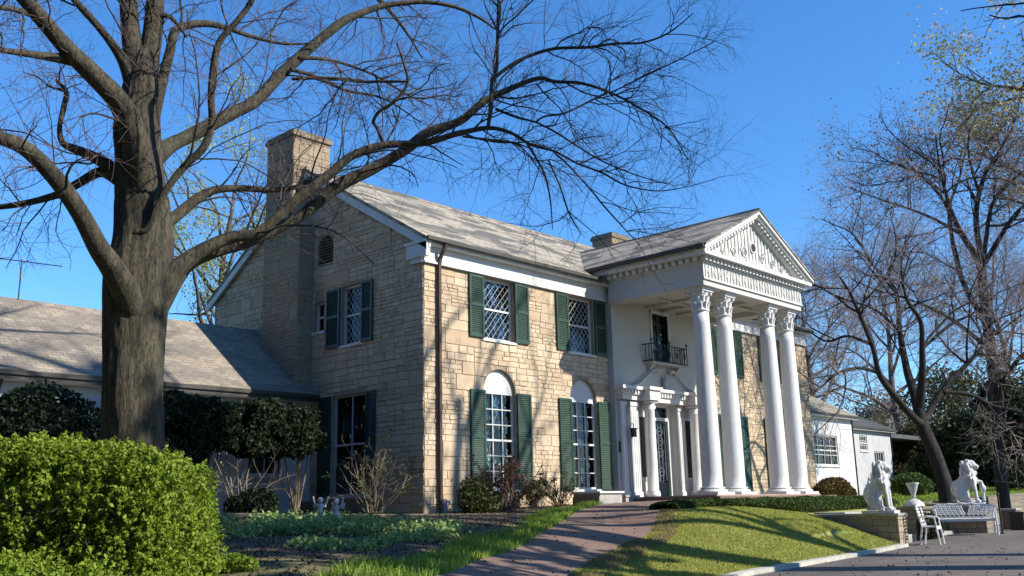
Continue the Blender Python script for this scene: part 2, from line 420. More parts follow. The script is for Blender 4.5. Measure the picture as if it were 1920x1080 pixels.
def _rbf(cp, c=1.2):
    P = np.array(cp); n = len(P); r = np.hypot(P[:, None, 0]-P[None, :, 0], P[:, None, 1]-P[None, :, 1])
    A = np.zeros((n+3, n+3)); A[:n, :n] = np.sqrt(r*r+c*c)+np.eye(n)*-.02; A[:n, n] = 1; A[:n, n+1:] = P[:, :2]; A[n:, :n] = A[:n, n:].T
    return P, np.linalg.solve(A, np.concatenate([P[:, 2], [0, 0, 0]])), c
_P, _W, _C = _rbf(CP)
def sstep(a, b, x): t = np.clip((x-a)/(b-a), 0, 1); return t*t*(3-2*t)
KERB = [(-9.5, -12.1), (-5.5, -10.6), (-3.2, -9.9), (-1.2, -9.3), (1.2, -8.98), (2.83, -8.74), (6.4, -8.2), (9.4, -7.65)]
def kerb_y(x):
    k = np.array(KERB); return np.interp(x, k[:, 0], k[:, 1], left=-12.1)
def drive_z(x): return -1.40+.04*np.clip(np.asarray(x, float)-9.5, 0, 4)
def drive_edge(x):
    x = np.asarray(x, float)
    return np.where(x < 9.4, kerb_y(x), np.where(x < 14.5, -7.2, -7.2+np.clip(x-14.5, 0, 3)*.75))
def H(x, y):
    x = np.asarray(x, float); y = np.asarray(y, float)
    r = np.sqrt((x[..., None]-_P[:, 0])**2+(y[..., None]-_P[:, 1])**2+_C*_C)
    n = len(_P); z = r @ _W[:n]+_W[n]+_W[n+1]*x+_W[n+2]*y
    near = z
    # far right yard: a terrace that rises gently away from the camera
    yard = np.clip(-.5+.022*(x-13)+.006*(y+6), -.6, 1.6)
    k = sstep(9.7, 14, x); z = near*(1-k)+yard*k
    k2 = sstep(22, 34, np.hypot(x+2, y+6)); z = z*(1-k2*(x < 12))+(-.3)*k2*(x < 12)
    # drive: cut below the paving
    e = drive_edge(x); ind = (y < e) & (x > -30)
    z = np.where((x > 9.8) & (x < 14.7) & (y < -4.95), -1.7, z)
    dd = y-e; lw = (x < 9.5) & (x > -9.5)
    z = np.where(lw & (dd > 0) & (dd < 1.1), np.minimum(z, -1.345+.36*np.clip(dd-.2, 0, 2)), z)
    e = np.where(x > 14.7, e+.30, e); t = sstep(-.18, -.02, e-y)*(x > -30)
    z = z*(1-t)+(drive_z(x)-.06)*t
    return z
def Hf(x, y): return float(H(np.array([float(x)]), np.array([float(y)]))[0])
def ground_at(u, v):
    r = FW+RT*(u-960)/FPX-UP*(v-540)/FPX; r = r/np.hypot(r[0], r[1])
    t = np.arange(3, 90, .05); P = CAM+r*t[:, None]
    below = P[:, 2] < H(P[:, 0], P[:, 1])
    i = int(np.argmax(below)) if below.any() else len(t)-1
    return P[i]

def struct(o): o['kind'] = 'structure'; return o
def ground_mat():
    m, nt, b = newmat('ground_soil_and_turf'); b.inputs['Roughness'].default_value = .95
    a = noisy(nt, .9, detail=8, rough=.7); c = noisy(nt, 14, detail=6, rough=.75)
    tc = nt.nodes.new('ShaderNodeTexCoord'); sx = nt.nodes.new('ShaderNodeSeparateXYZ'); lk(nt, tc.outputs['Object'], sx.inputs[0])
    soil = mixc(nt, c, (0.066, 0.050, 0.034), (0.125, 0.096, 0.066))
    turf = mixc(nt, ramp(nt, a, [(.35, 0), (.65, 1)]), (0.134, 0.199, 0.031), (0.267, 0.247, 0.065))
    turf = mixc(nt, ramp(nt, c, [(.5, 0), (.8, .4)]), turf, (0.086, 0.073, 0.033))
    # attribute 'turf' marks where grass is sown
    at_ = nt.nodes.new('ShaderNodeAttribute'); at_.attribute_name = 'turf'
    lk(nt, mixc(nt, at_.outputs['Fac'], soil, turf), b.inputs['Base Color']); bump(nt, b, c, .8, .03)
    return m
# walk centre outline (left edge, right edge)
WL = [(-11.5, -11.4), (-9.14, -9.6), (-7.5, -8.79), (-5.45, -7.29), (-3.91, -6.44), (-2.78, -5.82), (-1.49, -5.01), (.53, -3.75), (2.6, -2.55), (3.7, -2.1), (4.6, -1.75)]
WR = [(-8.2, -11.9), (-7.11, -10.05), (-4.78, -8.47), (-2.67, -7.26), (-1.08, -6.62), (.1, -6.21), (1.5, -5.49), (2.4, -5.0), (3.77, -4.29), (4.9, -3.9), (6.9, -3.75)]
def resample(P, n):
    P = np.array(P, float); d = np.concatenate([[0], np.cumsum(np.linalg.norm(np.diff(P, axis=0), axis=1))])
    t = np.linspace(0, d[-1], n); return np.stack([np.interp(t, d, P[:, i]) for i in range(P.shape[1])], 1)
def grid_obj(name, G, mat, attr=None):
    n, m = G.shape[:2]; idx = np.arange(n*m).reshape(n, m)
    f = np.stack([idx[:-1, :-1], idx[1:, :-1], idx[1:, 1:], idx[:-1, 1:]], -1).reshape(-1, 4)
    V = G.reshape(-1, 3)
    a = V[f[0, 1]]-V[f[0, 0]]; b = V[f[0, 3]]-V[f[0, 0]]
    if np.cross(a, b)[2] < 0: f = f[:, ::-1]
    o = quad_obj(name, V, mat, faces=f, smooth=True)
    if attr is not None:
        k = o.data.attributes.new('turf', 'FLOAT', 'POINT'); k.data.foreach_set('value', attr.astype(np.float32).ravel())
    return o
def side_of(poly, X, Y):
    y = np.interp(X, np.array(poly)[:, 0], np.array(poly)[:, 1]); return Y-y
xs = np.unique(np.concatenate([np.linspace(-400, -30, 14), np.linspace(-30, -14, 20), np.linspace(-14, 20, 200), np.linspace(20, 60, 60), np.linspace(60, 900, 24)]))
ys = np.unique(np.concatenate([np.linspace(-400, -30, 12), np.linspace(-30, -13, 14), np.linspace(-13, 6, 150), np.linspace(6, 40, 24), np.linspace(40, 900, 20)]))
X, Y = np.meshgrid(xs, ys, indexing='ij')
Z = H(X.ravel(), Y.ravel()).reshape(X.shape)
turf = np.where(side_of(WL, X, Y) < 0, 1.0, np.clip(1-(side_of(WL, X, Y)-.9)/.4, 0, 1))
turf = np.where((X > 9.7) | (X < -16) | (Y > 12), 1.0, turf)
turf = np.where((X > 3) & (X < 9.7) & (Y > -4.2), 0.0, turf)
turf = np.where((X < -8) & (Y < -4), .4, turf)
struct(grid_obj('ground', np.stack([X, Y, Z], -1), ground_mat(), turf))

# asphalt drive
def asphalt():
    m, nt, b = newmat('asphalt'); b.inputs['Roughness'].default_value = .85
    a = noisy(nt, .35, detail=6, rough=.65, stretch=(.35, 1.2, 1)); c = noisy(nt, 90, detail=3)
    col = mixc(nt, ramp(nt, a, [(.38, 0), (.62, 1)]), (.085, .070, .060), (.155, .130, .112))
    col = mixc(nt, ramp(nt, c, [(.35, 0), (.7, .6)]), col, (0.043, 0.040, 0.040))
    vc = nd(nt, 'ShaderNodeTexVoronoi', Scale=.33); vc.feature = 'DISTANCE_TO_EDGE'
    tc2 = nt.nodes.new('ShaderNodeTexCoord'); wn = nd(nt, 'ShaderNodeTexNoise', Scale=1.5, Detail=5); lk(nt, tc2.outputs['Object'], wn.inputs['Vector'])
    vm = nt.nodes.new('ShaderNodeVectorMath'); vm.operation = 'MULTIPLY_ADD'; lk(nt, wn.outputs['Color'], vm.inputs[0]); vm.inputs[1].default_value = (1.2, 1.2, 0); lk(nt, tc2.outputs['Object'], vm.inputs[2]); lk(nt, vm.outputs[0], vc.inputs['Vector'])
    col = mixc(nt, ramp(nt, vc.outputs[0], [(.0, .8), (.012, 0)]), col, (.03, .027, .025))
    st = noisy(nt, .8, detail=3); col = mixc(nt, ramp(nt, st, [(.6, 0), (.7, .45)]), col, (.06, .052, .047))
    lk(nt, col, b.inputs['Base Color']); bump(nt, b, c, .6, .006); return m
dx = np.unique(np.concatenate([np.linspace(-30, 30, 240), np.linspace(30, 300, 30)]))
G = []
for x in dx:
    e = float(drive_edge(x)); row = [(x, e-(e+60)*t, float(drive_z(x))) for t in np.linspace(0, 1, 8)]; G.append(row)
struct(grid_obj('driveway', np.array(G), asphalt()))

def paver_mat():
    m, nt, b = newmat('brick_paving'); b.inputs['Roughness'].default_value = .85
    tc = nt.nodes.new('ShaderNodeTexCoord'); mp = nt.nodes.new('ShaderNodeMapping'); mp.inputs['Rotation'].default_value = (0, 0, rad(28)); lk(nt, tc.outputs['Object'], mp.inputs[0])
    br = nt.nodes.new('ShaderNodeTexBrick')
    for a, v in (('Scale', 1), ('Mortar Size', .010), ('Mortar Smooth', .2), ('Brick Width', .30), ('Row Height', .14)): br.inputs[a].default_value = v
    br.inputs['Color1'].default_value = (.205, .118, .082, 1); br.inputs['Color2'].default_value = (.15, .092, .067, 1); br.inputs['Mortar'].default_value = (.14, .115, .10, 1)
    lk(nt, mp.outputs[0], br.inputs['Vector'])
    a = noisy(nt, 1.1, detail=6, rough=.7)
    col = mixc(nt, ramp(nt, a, [(.4, 0), (.7, .75)]), br.outputs['Color'], (.17, .122, .092))
    lk(nt, col, b.inputs['Base Color']); bump(nt, b, br.outputs['Fac'], -.5, .008); return m
PAVER = paver_mat()
L = resample(WL, 70); R_ = resample(WR, 70)
G = np.array([[L[i]*(1-t)+R_[i]*t for t in np.linspace(0, 1, 16)] for i in range(70)])
zz = H(G[..., 0].ravel(), G[..., 1].ravel()).reshape(G.shape[:2])+.025
struct(grid_obj('brick_path', np.concatenate([G, zz[..., None]], -1), PAVER))
# kerb: real step
KB = resample(KERB, 80); kb = MB()
for i in range(79):
    (x0, y0), (x1, y1) = KB[i], KB[i+1]; d = np.array([x1-x0, y1-y0]); n = np.array([-d[1], d[0]]); n = n/np.linalg.norm(n)*.2
    zt = -1.325
    kb.add([(x0, y0, -1.5), (x1, y1, -1.5), (x1+n[0], y1+n[1], -1.5), (x0+n[0], y0+n[1], -1.5), (x0, y0, zt), (x1, y1, zt), (x1+n[0], y1+n[1], zt), (x0+n[0], y0+n[1], zt)],
           [(4, 5, 6, 7), (0, 1, 5, 4), (2, 3, 7, 6)])
KERBM = plain('pale_concrete', (0.481, 0.455, 0.395), (0.309, 0.291, 0.248), .85, 2.5, bstr=.3)
struct(kb.build('kerb', KERBM))
# ------------------------------------------------------------------ mansion
HL = 2*XC; LY = 9.908; RY = LY/2; RZ = 9.57; EY = -.271; EZ = 6.435; SLP = (RZ-EZ)/(RY-EY)
man = thing('mansion', 'two-storey stone mansion with white columned portico, green shutters and slate roof', 'mansion', (0, 0, 0))
SL_ = {}
fr = lambda a, b, d: (a, d, b)            # front plane y=0
gb = lambda a, b, d: (d, a, b)            # gable plane x=0
LW = [(2.08, 3.28), (5.56, 6.76)]; LW += [(HL-b, HL-a) for a, b in LW[::-1]]
UW = [(2.09, 3.28), (5.56, 6.75)]; UW += [(HL-b, HL-a) for a, b in UW[::-1]]
ZB, ZT, ZUB, ZUT, ZF = .25, 2.76, 4.13, 5.78, 5.82
XD = 9.92
holes = [arched(a, b, ZB, ZT) for a, b in LW]+[rect(a, b, ZUB, ZUT) for a, b in UW]+[rect(XD-1.0, XD+1.0, -.2, 3.0), rect(XD-.6, XD+.6, 4.0, 5.8)]
def blk_front(z0, z1):
    out = [(7.42, HL-7.42)]
    for k, (a, b) in enumerate(LW):
        if z1 > ZB and z0 < ZT: out.append((a, b))
        elif z0 < ZT+(b-a)/2 and z1 > ZT:
            r = (b-a)/2; q = r*r-(max(z0, ZT)-ZT)**2
            if q > 0: out.append(((a+b)/2-math.sqrt(q), (a+b)/2+math.sqrt(q)))
    for a, b in UW:
        if z1 > ZUB and z0 < ZUT: out.append((a, b))
    return out
stone_part('front_wall', pierced(rect(0, HL, -.7, 6.3), holes, fr, .2), [ashlar(0, HL, -.7, 5.83, blk_front, fr, 1)], man, ASH, MORT)
vent = arched(3.74, 4.46, 6.57, 7.02, 10)
gh = [rect(2.42, 3.33, ZUB, 5.75), rect(4.10, 4.56, 4.66, 5.5), rect(2.17, 3.66, .18, 2.8), vent]
rz = lambda y: EZ-.1+SLP*(y-EY) if y < RY else EZ-.1+SLP*(LY-EY-y)
def blk_gable(z0, z1):
    out = []
    for a, b, c, d in ((2.42, 3.33, ZUB, 5.75), (4.10, 4.56, 4.66, 5.5), (2.17, 3.66, .18, 2.8), (3.74, 4.46, 6.57, 7.02)):
        if z1 > c and z0 < d: out.append((a, b))
    if z1 > 7.02 and z0 < 7.38: r = .36; q = r*r-(max(z0, 7.02)-7.02)**2; out += [(4.1-math.sqrt(q), 4.1+math.sqrt(q))] if q > 0 else []
    lim = (z1-EZ+.22)/SLP+EY
    if lim > 0: out += [(-1, lim), (LY-lim, LY+1)]
    if z0 < 7.7: out.append((4.66, 6.42))
    return out
stone_part('gable_wall', pierced([(0, -.7), (LY, -.7), (LY, 6.3), (RY, rz(RY)), (0, 6.3)], gh, gb, .2), [ashlar(0, LY, -.7, RZ-.3, blk_gable, gb, 2)], man, ASH, MORT)
MB().prism([(HL, 0, -.7), (HL, LY, -.7), (HL, LY, 6.3), (HL, RY, rz(RY)), (HL, 0, 6.3)], (-.2, 0, 0)).build('gable_wall', MS, man)
MB().box(0, HL, LY-.2, LY-.005, -.7, 6.3).build('rear_wall', MS, man)
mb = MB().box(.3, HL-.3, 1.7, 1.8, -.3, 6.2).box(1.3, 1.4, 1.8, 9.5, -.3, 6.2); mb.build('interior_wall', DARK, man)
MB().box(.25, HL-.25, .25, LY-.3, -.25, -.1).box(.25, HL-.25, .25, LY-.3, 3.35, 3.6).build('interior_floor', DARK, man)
# main roof slabs
t = .1
mb = MB()
xe0, xe1 = -.16, HL+.16
mb.prism([(xe0, EY, EZ), (xe1, EY, EZ), (xe1, RY, RZ), (xe0, RY, RZ)], (0, 0, -t))
mb.prism([(xe0, LY-EY, EZ), (xe1, LY-EY, EZ), (xe1, RY, RZ-.002), (xe0, RY, RZ-.002)], (0, 0, -t))
roof = mb.build('roof', SLATE, man)
MB().tube([(xe0, RY, RZ+.01), (xe1, RY, RZ+.01)], .06, 6).build('ridge_cap', PLANK if False else SLATE, roof)
# soffit, frieze, crown, gutter
for y0, sgn in ((0, -1),):
    MB().box(-.02, HL+.02, EY+.03, -.065, 6.26, 6.33).build('soffit', WHITE, man)
    MB().box(-.03, HL+.03, -.06, .02, ZF, 6.27).build('frieze', WHITE, man)
    MB().box(-.04, HL+.04, -.10, -.06, ZF, ZF+.05).build('frieze_moulding', WHITE, man)
g_ = MB(); pts = [(EY-.10, EZ+.0), (EY-.10, EZ-.09), (EY-.01, EZ-.12), (EY-.01, EZ-.01)]
MB().prism([(xe0, y, z) for y, z in pts], (XC-W_-.4-xe0, 0, 0)).build('gutter', GUTTER, man); MB().prism([(XC+W_+.4, y, z) for y, z in pts], (xe1-XC-W_-.4, 0, 0)).build('gutter', GUTTER, man)
# rake boards on the near gable, cornice return
rb = MB()
for s in (0, 1):
    y0 = EY if s == 0 else LY-EY
    rb.prism([(xe0+.02, y0, EZ-.101), (xe0+.02, RY, RZ-.101), (xe0+.02, RY, RZ-.33), (xe0+.02, y0, EZ-.33)], (.05, 0, 0))
    rb.prism([(-.05, y0, EZ-.103), (-.05, RY, RZ-.103), (-.05, RY, RZ-.27), (-.05, y0, EZ-.27)], (.048, 0, 0))
    rb.prism([(xe0+.07, y0, EZ-.105), (xe0+.07, RY, RZ-.105), (xe0+.07, RY, RZ-.14), (xe0+.07, y0, EZ-.14)], (.14, 0, 0))
rb.build('rake_board', WHITE, man)
MB().box(-.14, -.004, EY+.02, .5, 5.95, 6.30).box(-.09, -.003, -.03, .40, 5.82, 5.95).box(-.17, -.004, EY-.02, .56, 6.30, 6.37).build('cornice_return', WHITE, man)
# chimneys
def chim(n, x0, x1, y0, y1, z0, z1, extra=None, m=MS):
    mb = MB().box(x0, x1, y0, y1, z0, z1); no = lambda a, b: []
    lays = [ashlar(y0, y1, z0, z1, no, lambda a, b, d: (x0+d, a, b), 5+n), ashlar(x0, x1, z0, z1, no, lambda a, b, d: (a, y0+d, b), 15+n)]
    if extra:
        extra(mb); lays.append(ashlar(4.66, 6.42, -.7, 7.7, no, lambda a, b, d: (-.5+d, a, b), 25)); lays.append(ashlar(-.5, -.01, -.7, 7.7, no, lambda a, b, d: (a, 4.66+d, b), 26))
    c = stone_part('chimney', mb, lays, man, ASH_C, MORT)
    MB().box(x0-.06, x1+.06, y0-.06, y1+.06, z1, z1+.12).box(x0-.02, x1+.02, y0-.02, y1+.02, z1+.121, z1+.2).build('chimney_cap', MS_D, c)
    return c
def breast(mb):
    mb.box(-.5, -.004, 4.66, 6.42, -.7, 7.7)
    mb.prism([(-.5, 4.66, 7.70), (-.5, 6.42, 7.70), (-.5, 6.41, 8.5), (-.5, 5.06, 8.5)], (.496, 0, 0))
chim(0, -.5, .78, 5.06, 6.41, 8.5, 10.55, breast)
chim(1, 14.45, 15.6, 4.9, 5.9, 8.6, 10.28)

def louvers(mb, a0, a1, b0, b1, fn, d0, n, proud=.012):
    h = (b1-b0)/n
    for i in range(n):
        z0 = b0+i*h
        v = [fn(a0, z0+.1*h, d0-proud), fn(a1, z0+.1*h, d0-proud), fn(a1, z0+.85*h, d0+.01), fn(a0, z0+.85*h, d0+.01)]
        mb.add(v+[fn(a0, z0+.1*h, d0+.02), fn(a1, z0+.1*h, d0+.02), fn(a1, z0+.85*h, d0+.02), fn(a0, z0+.85*h, d0+.02)],
               [(0, 1, 2, 3), (0, 4, 5, 1), (7, 3, 2, 6)])
def bx(mb, fn, a0, a1, b0, b1, d0, d1):
    p0 = fn(a0, b0, d0); p1 = fn(a1, b1, d1)
    return mb.box(min(p0[0], p1[0]), max(p0[0], p1[0]), min(p0[1], p1[1]), max(p0[1], p1[1]), min(p0[2], p1[2]), max(p0[2], p1[2]))
def shutter(fn, a0, a1, b0, b1, parent, mat=GREEN, d=-.075):
    mb = MB(); w = .065
    bx(mb, fn, a0, a0+w, b0, b1, d, d+.045); bx(mb, fn, a1-w, a1, b0, b1, d, d+.045)
    mid = b0+(b1-b0)*.52
    for z0, z1 in ((b0, b0+.09), (mid-.035, mid+.035), (b1-.07, b1)): bx(mb, fn, a0+w, a1-w, z0, z1, d+.002, d+.043)
    bx(mb, fn, a0+w, a1-w, b0+.09, b1-.07, d+.03, d+.04)
    louvers(mb, a0+w, a1-w, b0+.09, mid-.035, fn, d+.018, max(6, int((mid-b0)/.055)))
    louvers(mb, a0+w, a1-w, mid+.035, b1-.07, fn, d+.018, max(6, int((b1-mid)/.055)))
    return mb.build('shutter', mat, parent)
def window(fn, a0, a1, b0, b1, cols, rows, sh=None, shm=GREEN, arch=False, lace=None, name='window', sill=True, fm=WHITE, dd=.10, diamond=False, shb=None):
    mb = MB(); w = .055
    bx(mb, fn, a0, a0+w, b0, b1, dd, dd+.08); bx(mb, fn, a1-w, a1, b0, b1, dd, dd+.08)
    bx(mb, fn, a0+w, a1-w, b0, b0+w, dd+.001, dd+.079); bx(mb, fn, a0+w, a1-w, b1-w, b1, dd+.001, dd+.079)
    mid = (b0+b1)/2
    if rows > 1: bx(mb, fn, a0+w, a1-w, mid-.025, mid+.025, dd+.004, dd+.06)
    ia0, ia1, ib0, ib1 = a0+w, a1-w, b0+w, b1-w
    if diamond:
        for sg in (1, -1):
            n = 7; step = (ib1-ib0)/n
            for k in range(-4, n+1):
                z0 = ib0+k*step; z1 = z0+(ia1-ia0)*1.15
                A = [ia0, z0]; B = [ia1, z1]
                if sg < 0: A, B = [ia1, z0], [ia0, z1]
                t0 = max(0, (ib0-z0)/(z1-z0)); t1 = min(1, (ib1-z0)/(z1-z0))
                if t1-t0 > .02:
                    q = lambda t: fn(A[0]+(B[0]-A[0])*t, A[1]+(B[1]-A[1])*t, dd+.02)
                    mb.tube([q(t0), q(t1)], .0065, 4)
    else:
        for i in range(1, cols): 
            a = ia0+(ia1-ia0)*i/cols; bx(mb, fn, a-.012, a+.012, ib0, ib1, dd+.012, dd+.045)
        for j in range(1, rows):
            b = ib0+(ib1-ib0)*j/rows
            if abs(b-mid) > .03: bx(mb, fn, ia0, ia1, b-.012, b+.012, dd+.014, dd+.043)
    o = mb.build(name, fm, man)
    g = MB(); bx(g, fn, ia0, ia1, ib0, ib1, dd+.05, dd+.055); g.build('pane', GLASS, o)
    if sill:
        s = MB(); bx(s, fn, a0-.06, a1+.06, b0-.07, b0-.003, -.05, dd+.06); s.build('sill', WHITE, o)
    if arch:
        c = (a0+a1)/2; r = (a1-a0)/2; n = 14
        poly = [(c+r*math.cos(math.pi*i/n), b1+r*math.sin(math.pi*i/n)) for i in range(n+1)]
        p = MB().prism([fn(a, b, .10) for a, b in poly], Vector(fn(0, 0, .08))-Vector(fn(0, 0, 0)))
        p.build('lunette', WHITE, o)
    if lace:
        l0, l1 = lace; nn = 22; m2 = MB()
        for (ca, cb, k) in ((ia0, ia0+(ia1-ia0)*l0, 0), (ia1-(ia1-ia0)*l1, ia1, 1)):
            if cb-ca < .05: continue
            v = []; 
            for i in range(nn+1):
                a = ca+(cb-ca)*i/nn; d = dd+.16+.02*math.sin(i*1.9)
                v += [fn(a, ib0, d), fn(a, ib1, d)]
            m2.add(v, [(2*i, 2*i+2, 2*i+3, 2*i+1) for i in range(nn)])
        if m2.v: m2.build('curtain', LACE, o)
    if sh:
        s0, s1 = shb or (b0-.02, b1+.0)
        for (c0, c1) in sh: shutter(fn, c0, c1, s0, s1, o, shm)
    return o
SHL = [[(1.545, 2.075), (3.285, 3.83)], [(5.015, 5.55), (6.77, 7.30)]]
SHL += [[(HL-b, HL-a) for a, b in s] for s in SHL[::-1]]
for i, (a, b) in enumerate(LW):
    window(fr, a, b, ZB, ZT, 3, 6, SHL[i], arch=True)
for i, (a, b) in enumerate(UW):
    window(fr, a, b, ZUB, ZUT, 1, 2, SHL[i], lace=(.55, .5), diamond=True, shb=(ZUB, ZUT))
window(gb, 2.42, 3.33, ZUB, 5.75, 1, 2, [(1.95, 2.41), (3.34, 3.95)], GREEN_D, lace=(.6, .0), diamond=True)
window(gb, 4.10, 4.56, 4.66, 5.5, 1, 2)
# gable vent
mb = MB()
for i in range(9):
    z0 = 6.58+i*.085; hw = .34 if z0 < 7.0 else math.sqrt(max(.01, .36**2-(z0-7.02)**2))-.02
    bx(mb, gb, 4.1-hw, 4.1+hw, z0, z0+.02, .03, .12)
mb.build('gable_vent', PLANK, man)
MB().prism([gb(a, b, .15) for a, b in vent], (.03, 0, 0)).build('vent_backing', DARK, man)
# side french door with dark louvered shutters
o = window(gb, 2.17, 3.66, .18, 2.8, 2, 2, [(1.80, 2.16), (3.67, 4.2)], GREEN_D, name='side_door', dd=.08, fm=white_mat('grey_white_frame', (.4, .42, .42), (.25, .26, .26), .4))
mb = MB()
for a0, a1 in ((2.25, 2.9), (2.93, 3.58)):
    bx(mb, gb, a0, a1, .24, .9, .10, .13)
mb.build('door_panel', GREEN_D, o)
MB().box(-.5, -.004, 1.7, 4.3, -.45, .06).build('side_step', MS_D, man)
# downspout
p = [(.50, EY-.04, 6.33), (.46, EY+.02, 6.18), (.45, -.13, 5.98), (.45, -.09, 5.8), (.45, -.09, 0.1), (.45, -.09, -.25)]
MB().tube(p, .055, 8).build('downspout', BRONZE, man)
MB().tube([(.56, -.12, -.33), (.56, -.12, .02)], .06, 8).tube([(.56, -.12, -.06), (.56, -.26, -.04), (.56, -.28, -.12)], .03, 6).build('standpipe', WHITE, man)

# ---- portico
PX0, PX1, PYF = XC-W_, XC+W_, -D_
ZE, ZET, ZC, ZA = 5.75, 6.386, 6.83, 8.475
OV = .35
# stucco back wall
SX0, SX1 = 7.40, HL-7.40
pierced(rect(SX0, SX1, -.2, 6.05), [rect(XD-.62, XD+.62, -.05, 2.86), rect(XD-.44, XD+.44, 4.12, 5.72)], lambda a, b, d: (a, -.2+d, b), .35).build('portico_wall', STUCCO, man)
MB().add([(SX0, 0, -.2), (SX0, -.2, -.2), (SX0, -.2, 6.05), (SX0, 0, 6.05)], [(0, 1, 2, 3)]).build('portico_wall_return', STUCCO, man)
MB().add([(SX1, 0, -.2), (SX1, -.2, -.2), (SX1, -.2, 6.05), (SX1, 0, 6.05)], [(3, 2, 1, 0)]).build('portico_wall_return', STUCCO, man)
STEPM = plain('worn_white_stone', (0.383, 0.363, 0.330), (0.277, 0.257, 0.224), .8, 3, bstr=.2)
MB().box(6.75, 13.55, -3.95, -.21, -.6, -.045).build('portico_floor', PAVER, man)
MB().box(7.15, 13.15, -3.60, -.22, -.044, .0).build('portico_step', plain('brick_tan', (.38, .26, .22), (.3, .2, .17), .85, 4), man)
# beams (entablature)
bwid = .5
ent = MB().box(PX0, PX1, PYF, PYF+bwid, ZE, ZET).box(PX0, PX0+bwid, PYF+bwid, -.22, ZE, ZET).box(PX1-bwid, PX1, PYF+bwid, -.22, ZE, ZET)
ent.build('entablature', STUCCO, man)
fz = MB().box(PX0-.012, PX1+.012, PYF-.03, PYF-.002, ZE+.22, ZET-.002).box(PX0-.02, PX1+.02, PYF-.05, PYF-.003, ZE+.16, ZE+.215)
for i in range(34):      # raised vertical ornament of the front frieze
    x = PX0+.1+i*(2*W_-.2)/33; 
    fz.box(x-.03, x+.03, PYF-.055, PYF-.031, ZE+.26, ZET-.06); 
    if i % 2 == 0: fz.ball((x+.085, PYF-.035, ZE+.42), (.045, .03, .10), 6, 5)
fz.build('front_frieze', WHITE_W, man)
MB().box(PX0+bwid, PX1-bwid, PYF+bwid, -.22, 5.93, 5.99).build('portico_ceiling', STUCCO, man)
cb = MB()
for x in (PX0+bwid+1.5, XC, PX1-bwid-1.5): cb.box(x-.08, x+.08, PYF+bwid, -.22, 5.84, 5.929)
for y in (-2.2, -1.2): cb.box(PX0+bwid, PX1-bwid, y-.06, y+.06, 5.86, 5.928)
cb.build('ceiling_beam', STUCCO, man)
# dentils and cornice
dn = MB(); n = 30
dn.box(PX0-.03, PX1+.03, PYF-.03, PYF-.003, ZET+.03, ZET+.168).box(PX0-.03, PX0-.003, PYF-.003, -.2, ZET+.03, ZET+.168).box(PX1+.003, PX1+.03, PYF-.003, -.2, ZET+.03, ZET+.168)
for i in range(n):
    x = PX0-.02+i*(2*W_+.04)/(n-1); dn.box(x-.055, x+.055, PYF-.17, PYF-.031, ZET+.04, ZET+.16)
for i in range(15):
    y = PYF+.15+i*(D_-.3)/14
    dn.box(PX0-.17, PX0-.031, y-.06, y+.06, ZET+.04, ZET+.16); dn.box(PX1+.031, PX1+.17, y-.06, y+.06, ZET+.04, ZET+.16)
dn.build('dentils', WHITE, man)
co = MB().box(PX0+.002, PX1-.002, PYF+.002, -.22, ZET, ZET+.17)
co.box(PX0-.30, PX1+.30, PYF-.30, PYF+.1, ZET+.17, ZET+.27)
co.box(PX0-.30, PX0+.1, PYF+.1, .3, ZET+.17, ZET+.27).box(PX1-.1, PX1+.30, PYF+.1, .3, ZET+.17, ZET+.27)
co.box(PX0-.06, PX1+.06, PYF-.06, PYF-.004, ZET, ZET+.03)
co.build('cornice', WHITE, man)
# side crown under roof edge
MB().box(PX0-.28, PX0-.05, PYF-.2, .35, ZET+.27, ZC-.1).build('side_crown', WHITE, man)
MB().box(PX1+.05, PX1+.28, PYF-.2, .35, ZET+.27, ZC-.1).build('side_crown', WHITE, man)
# tympanum
sl = (ZA-ZC)/(W_+OV)
tb = ZET+.27
MB().prism([(PX0+.02, PYF, tb), (PX1-.02, PYF, tb), (PX1-.02, PYF, ZC-.15), (XC, PYF, ZA-.12), (PX0+.02, PYF, ZC-.15)], (0, .12, 0)).build('tympanum', WHITE_W, man)
ve = MB().box(PX0+.45, PX1-.45, PYF-.012, PYF-.002, tb+.02, tb+.3)                                     # vertical board texture and scroll relief of the tympanum
for i in range(25):
    x = PX0+.5+i*(2*W_-1.0)/24; top = ZA-.42-abs(x-XC)*sl
    if top-tb > .1: ve.box(x-.025, x+.025, PYF-.025, PYF-.003, tb+.03, top)
for sg in (-1, 1):
    for k in range(3):
        c = (XC+sg*(.55+k*.6), tb+.42-k*.09); r = .2-k*.045
        ve.tube([(c[0]+r*(1-j/22)*math.cos(j*.55)*sg, PYF-.035, c[1]+r*(1-j/22)*math.sin(j*.55)) for j in range(20)], .022, 5)
ve.build('tympanum_relief', WHITE_W, man)
MB().tube([(XC, PYF-.02, 7.32), (XC, PYF-.06, 7.32)], .13, 16).build('oculus', DARK, man)
MB().tube([(XC, PYF-.01, 7.32), (XC, PYF-.05, 7.32)], .17, 16).build('oculus_ring', WHITE, man)
rk = MB()
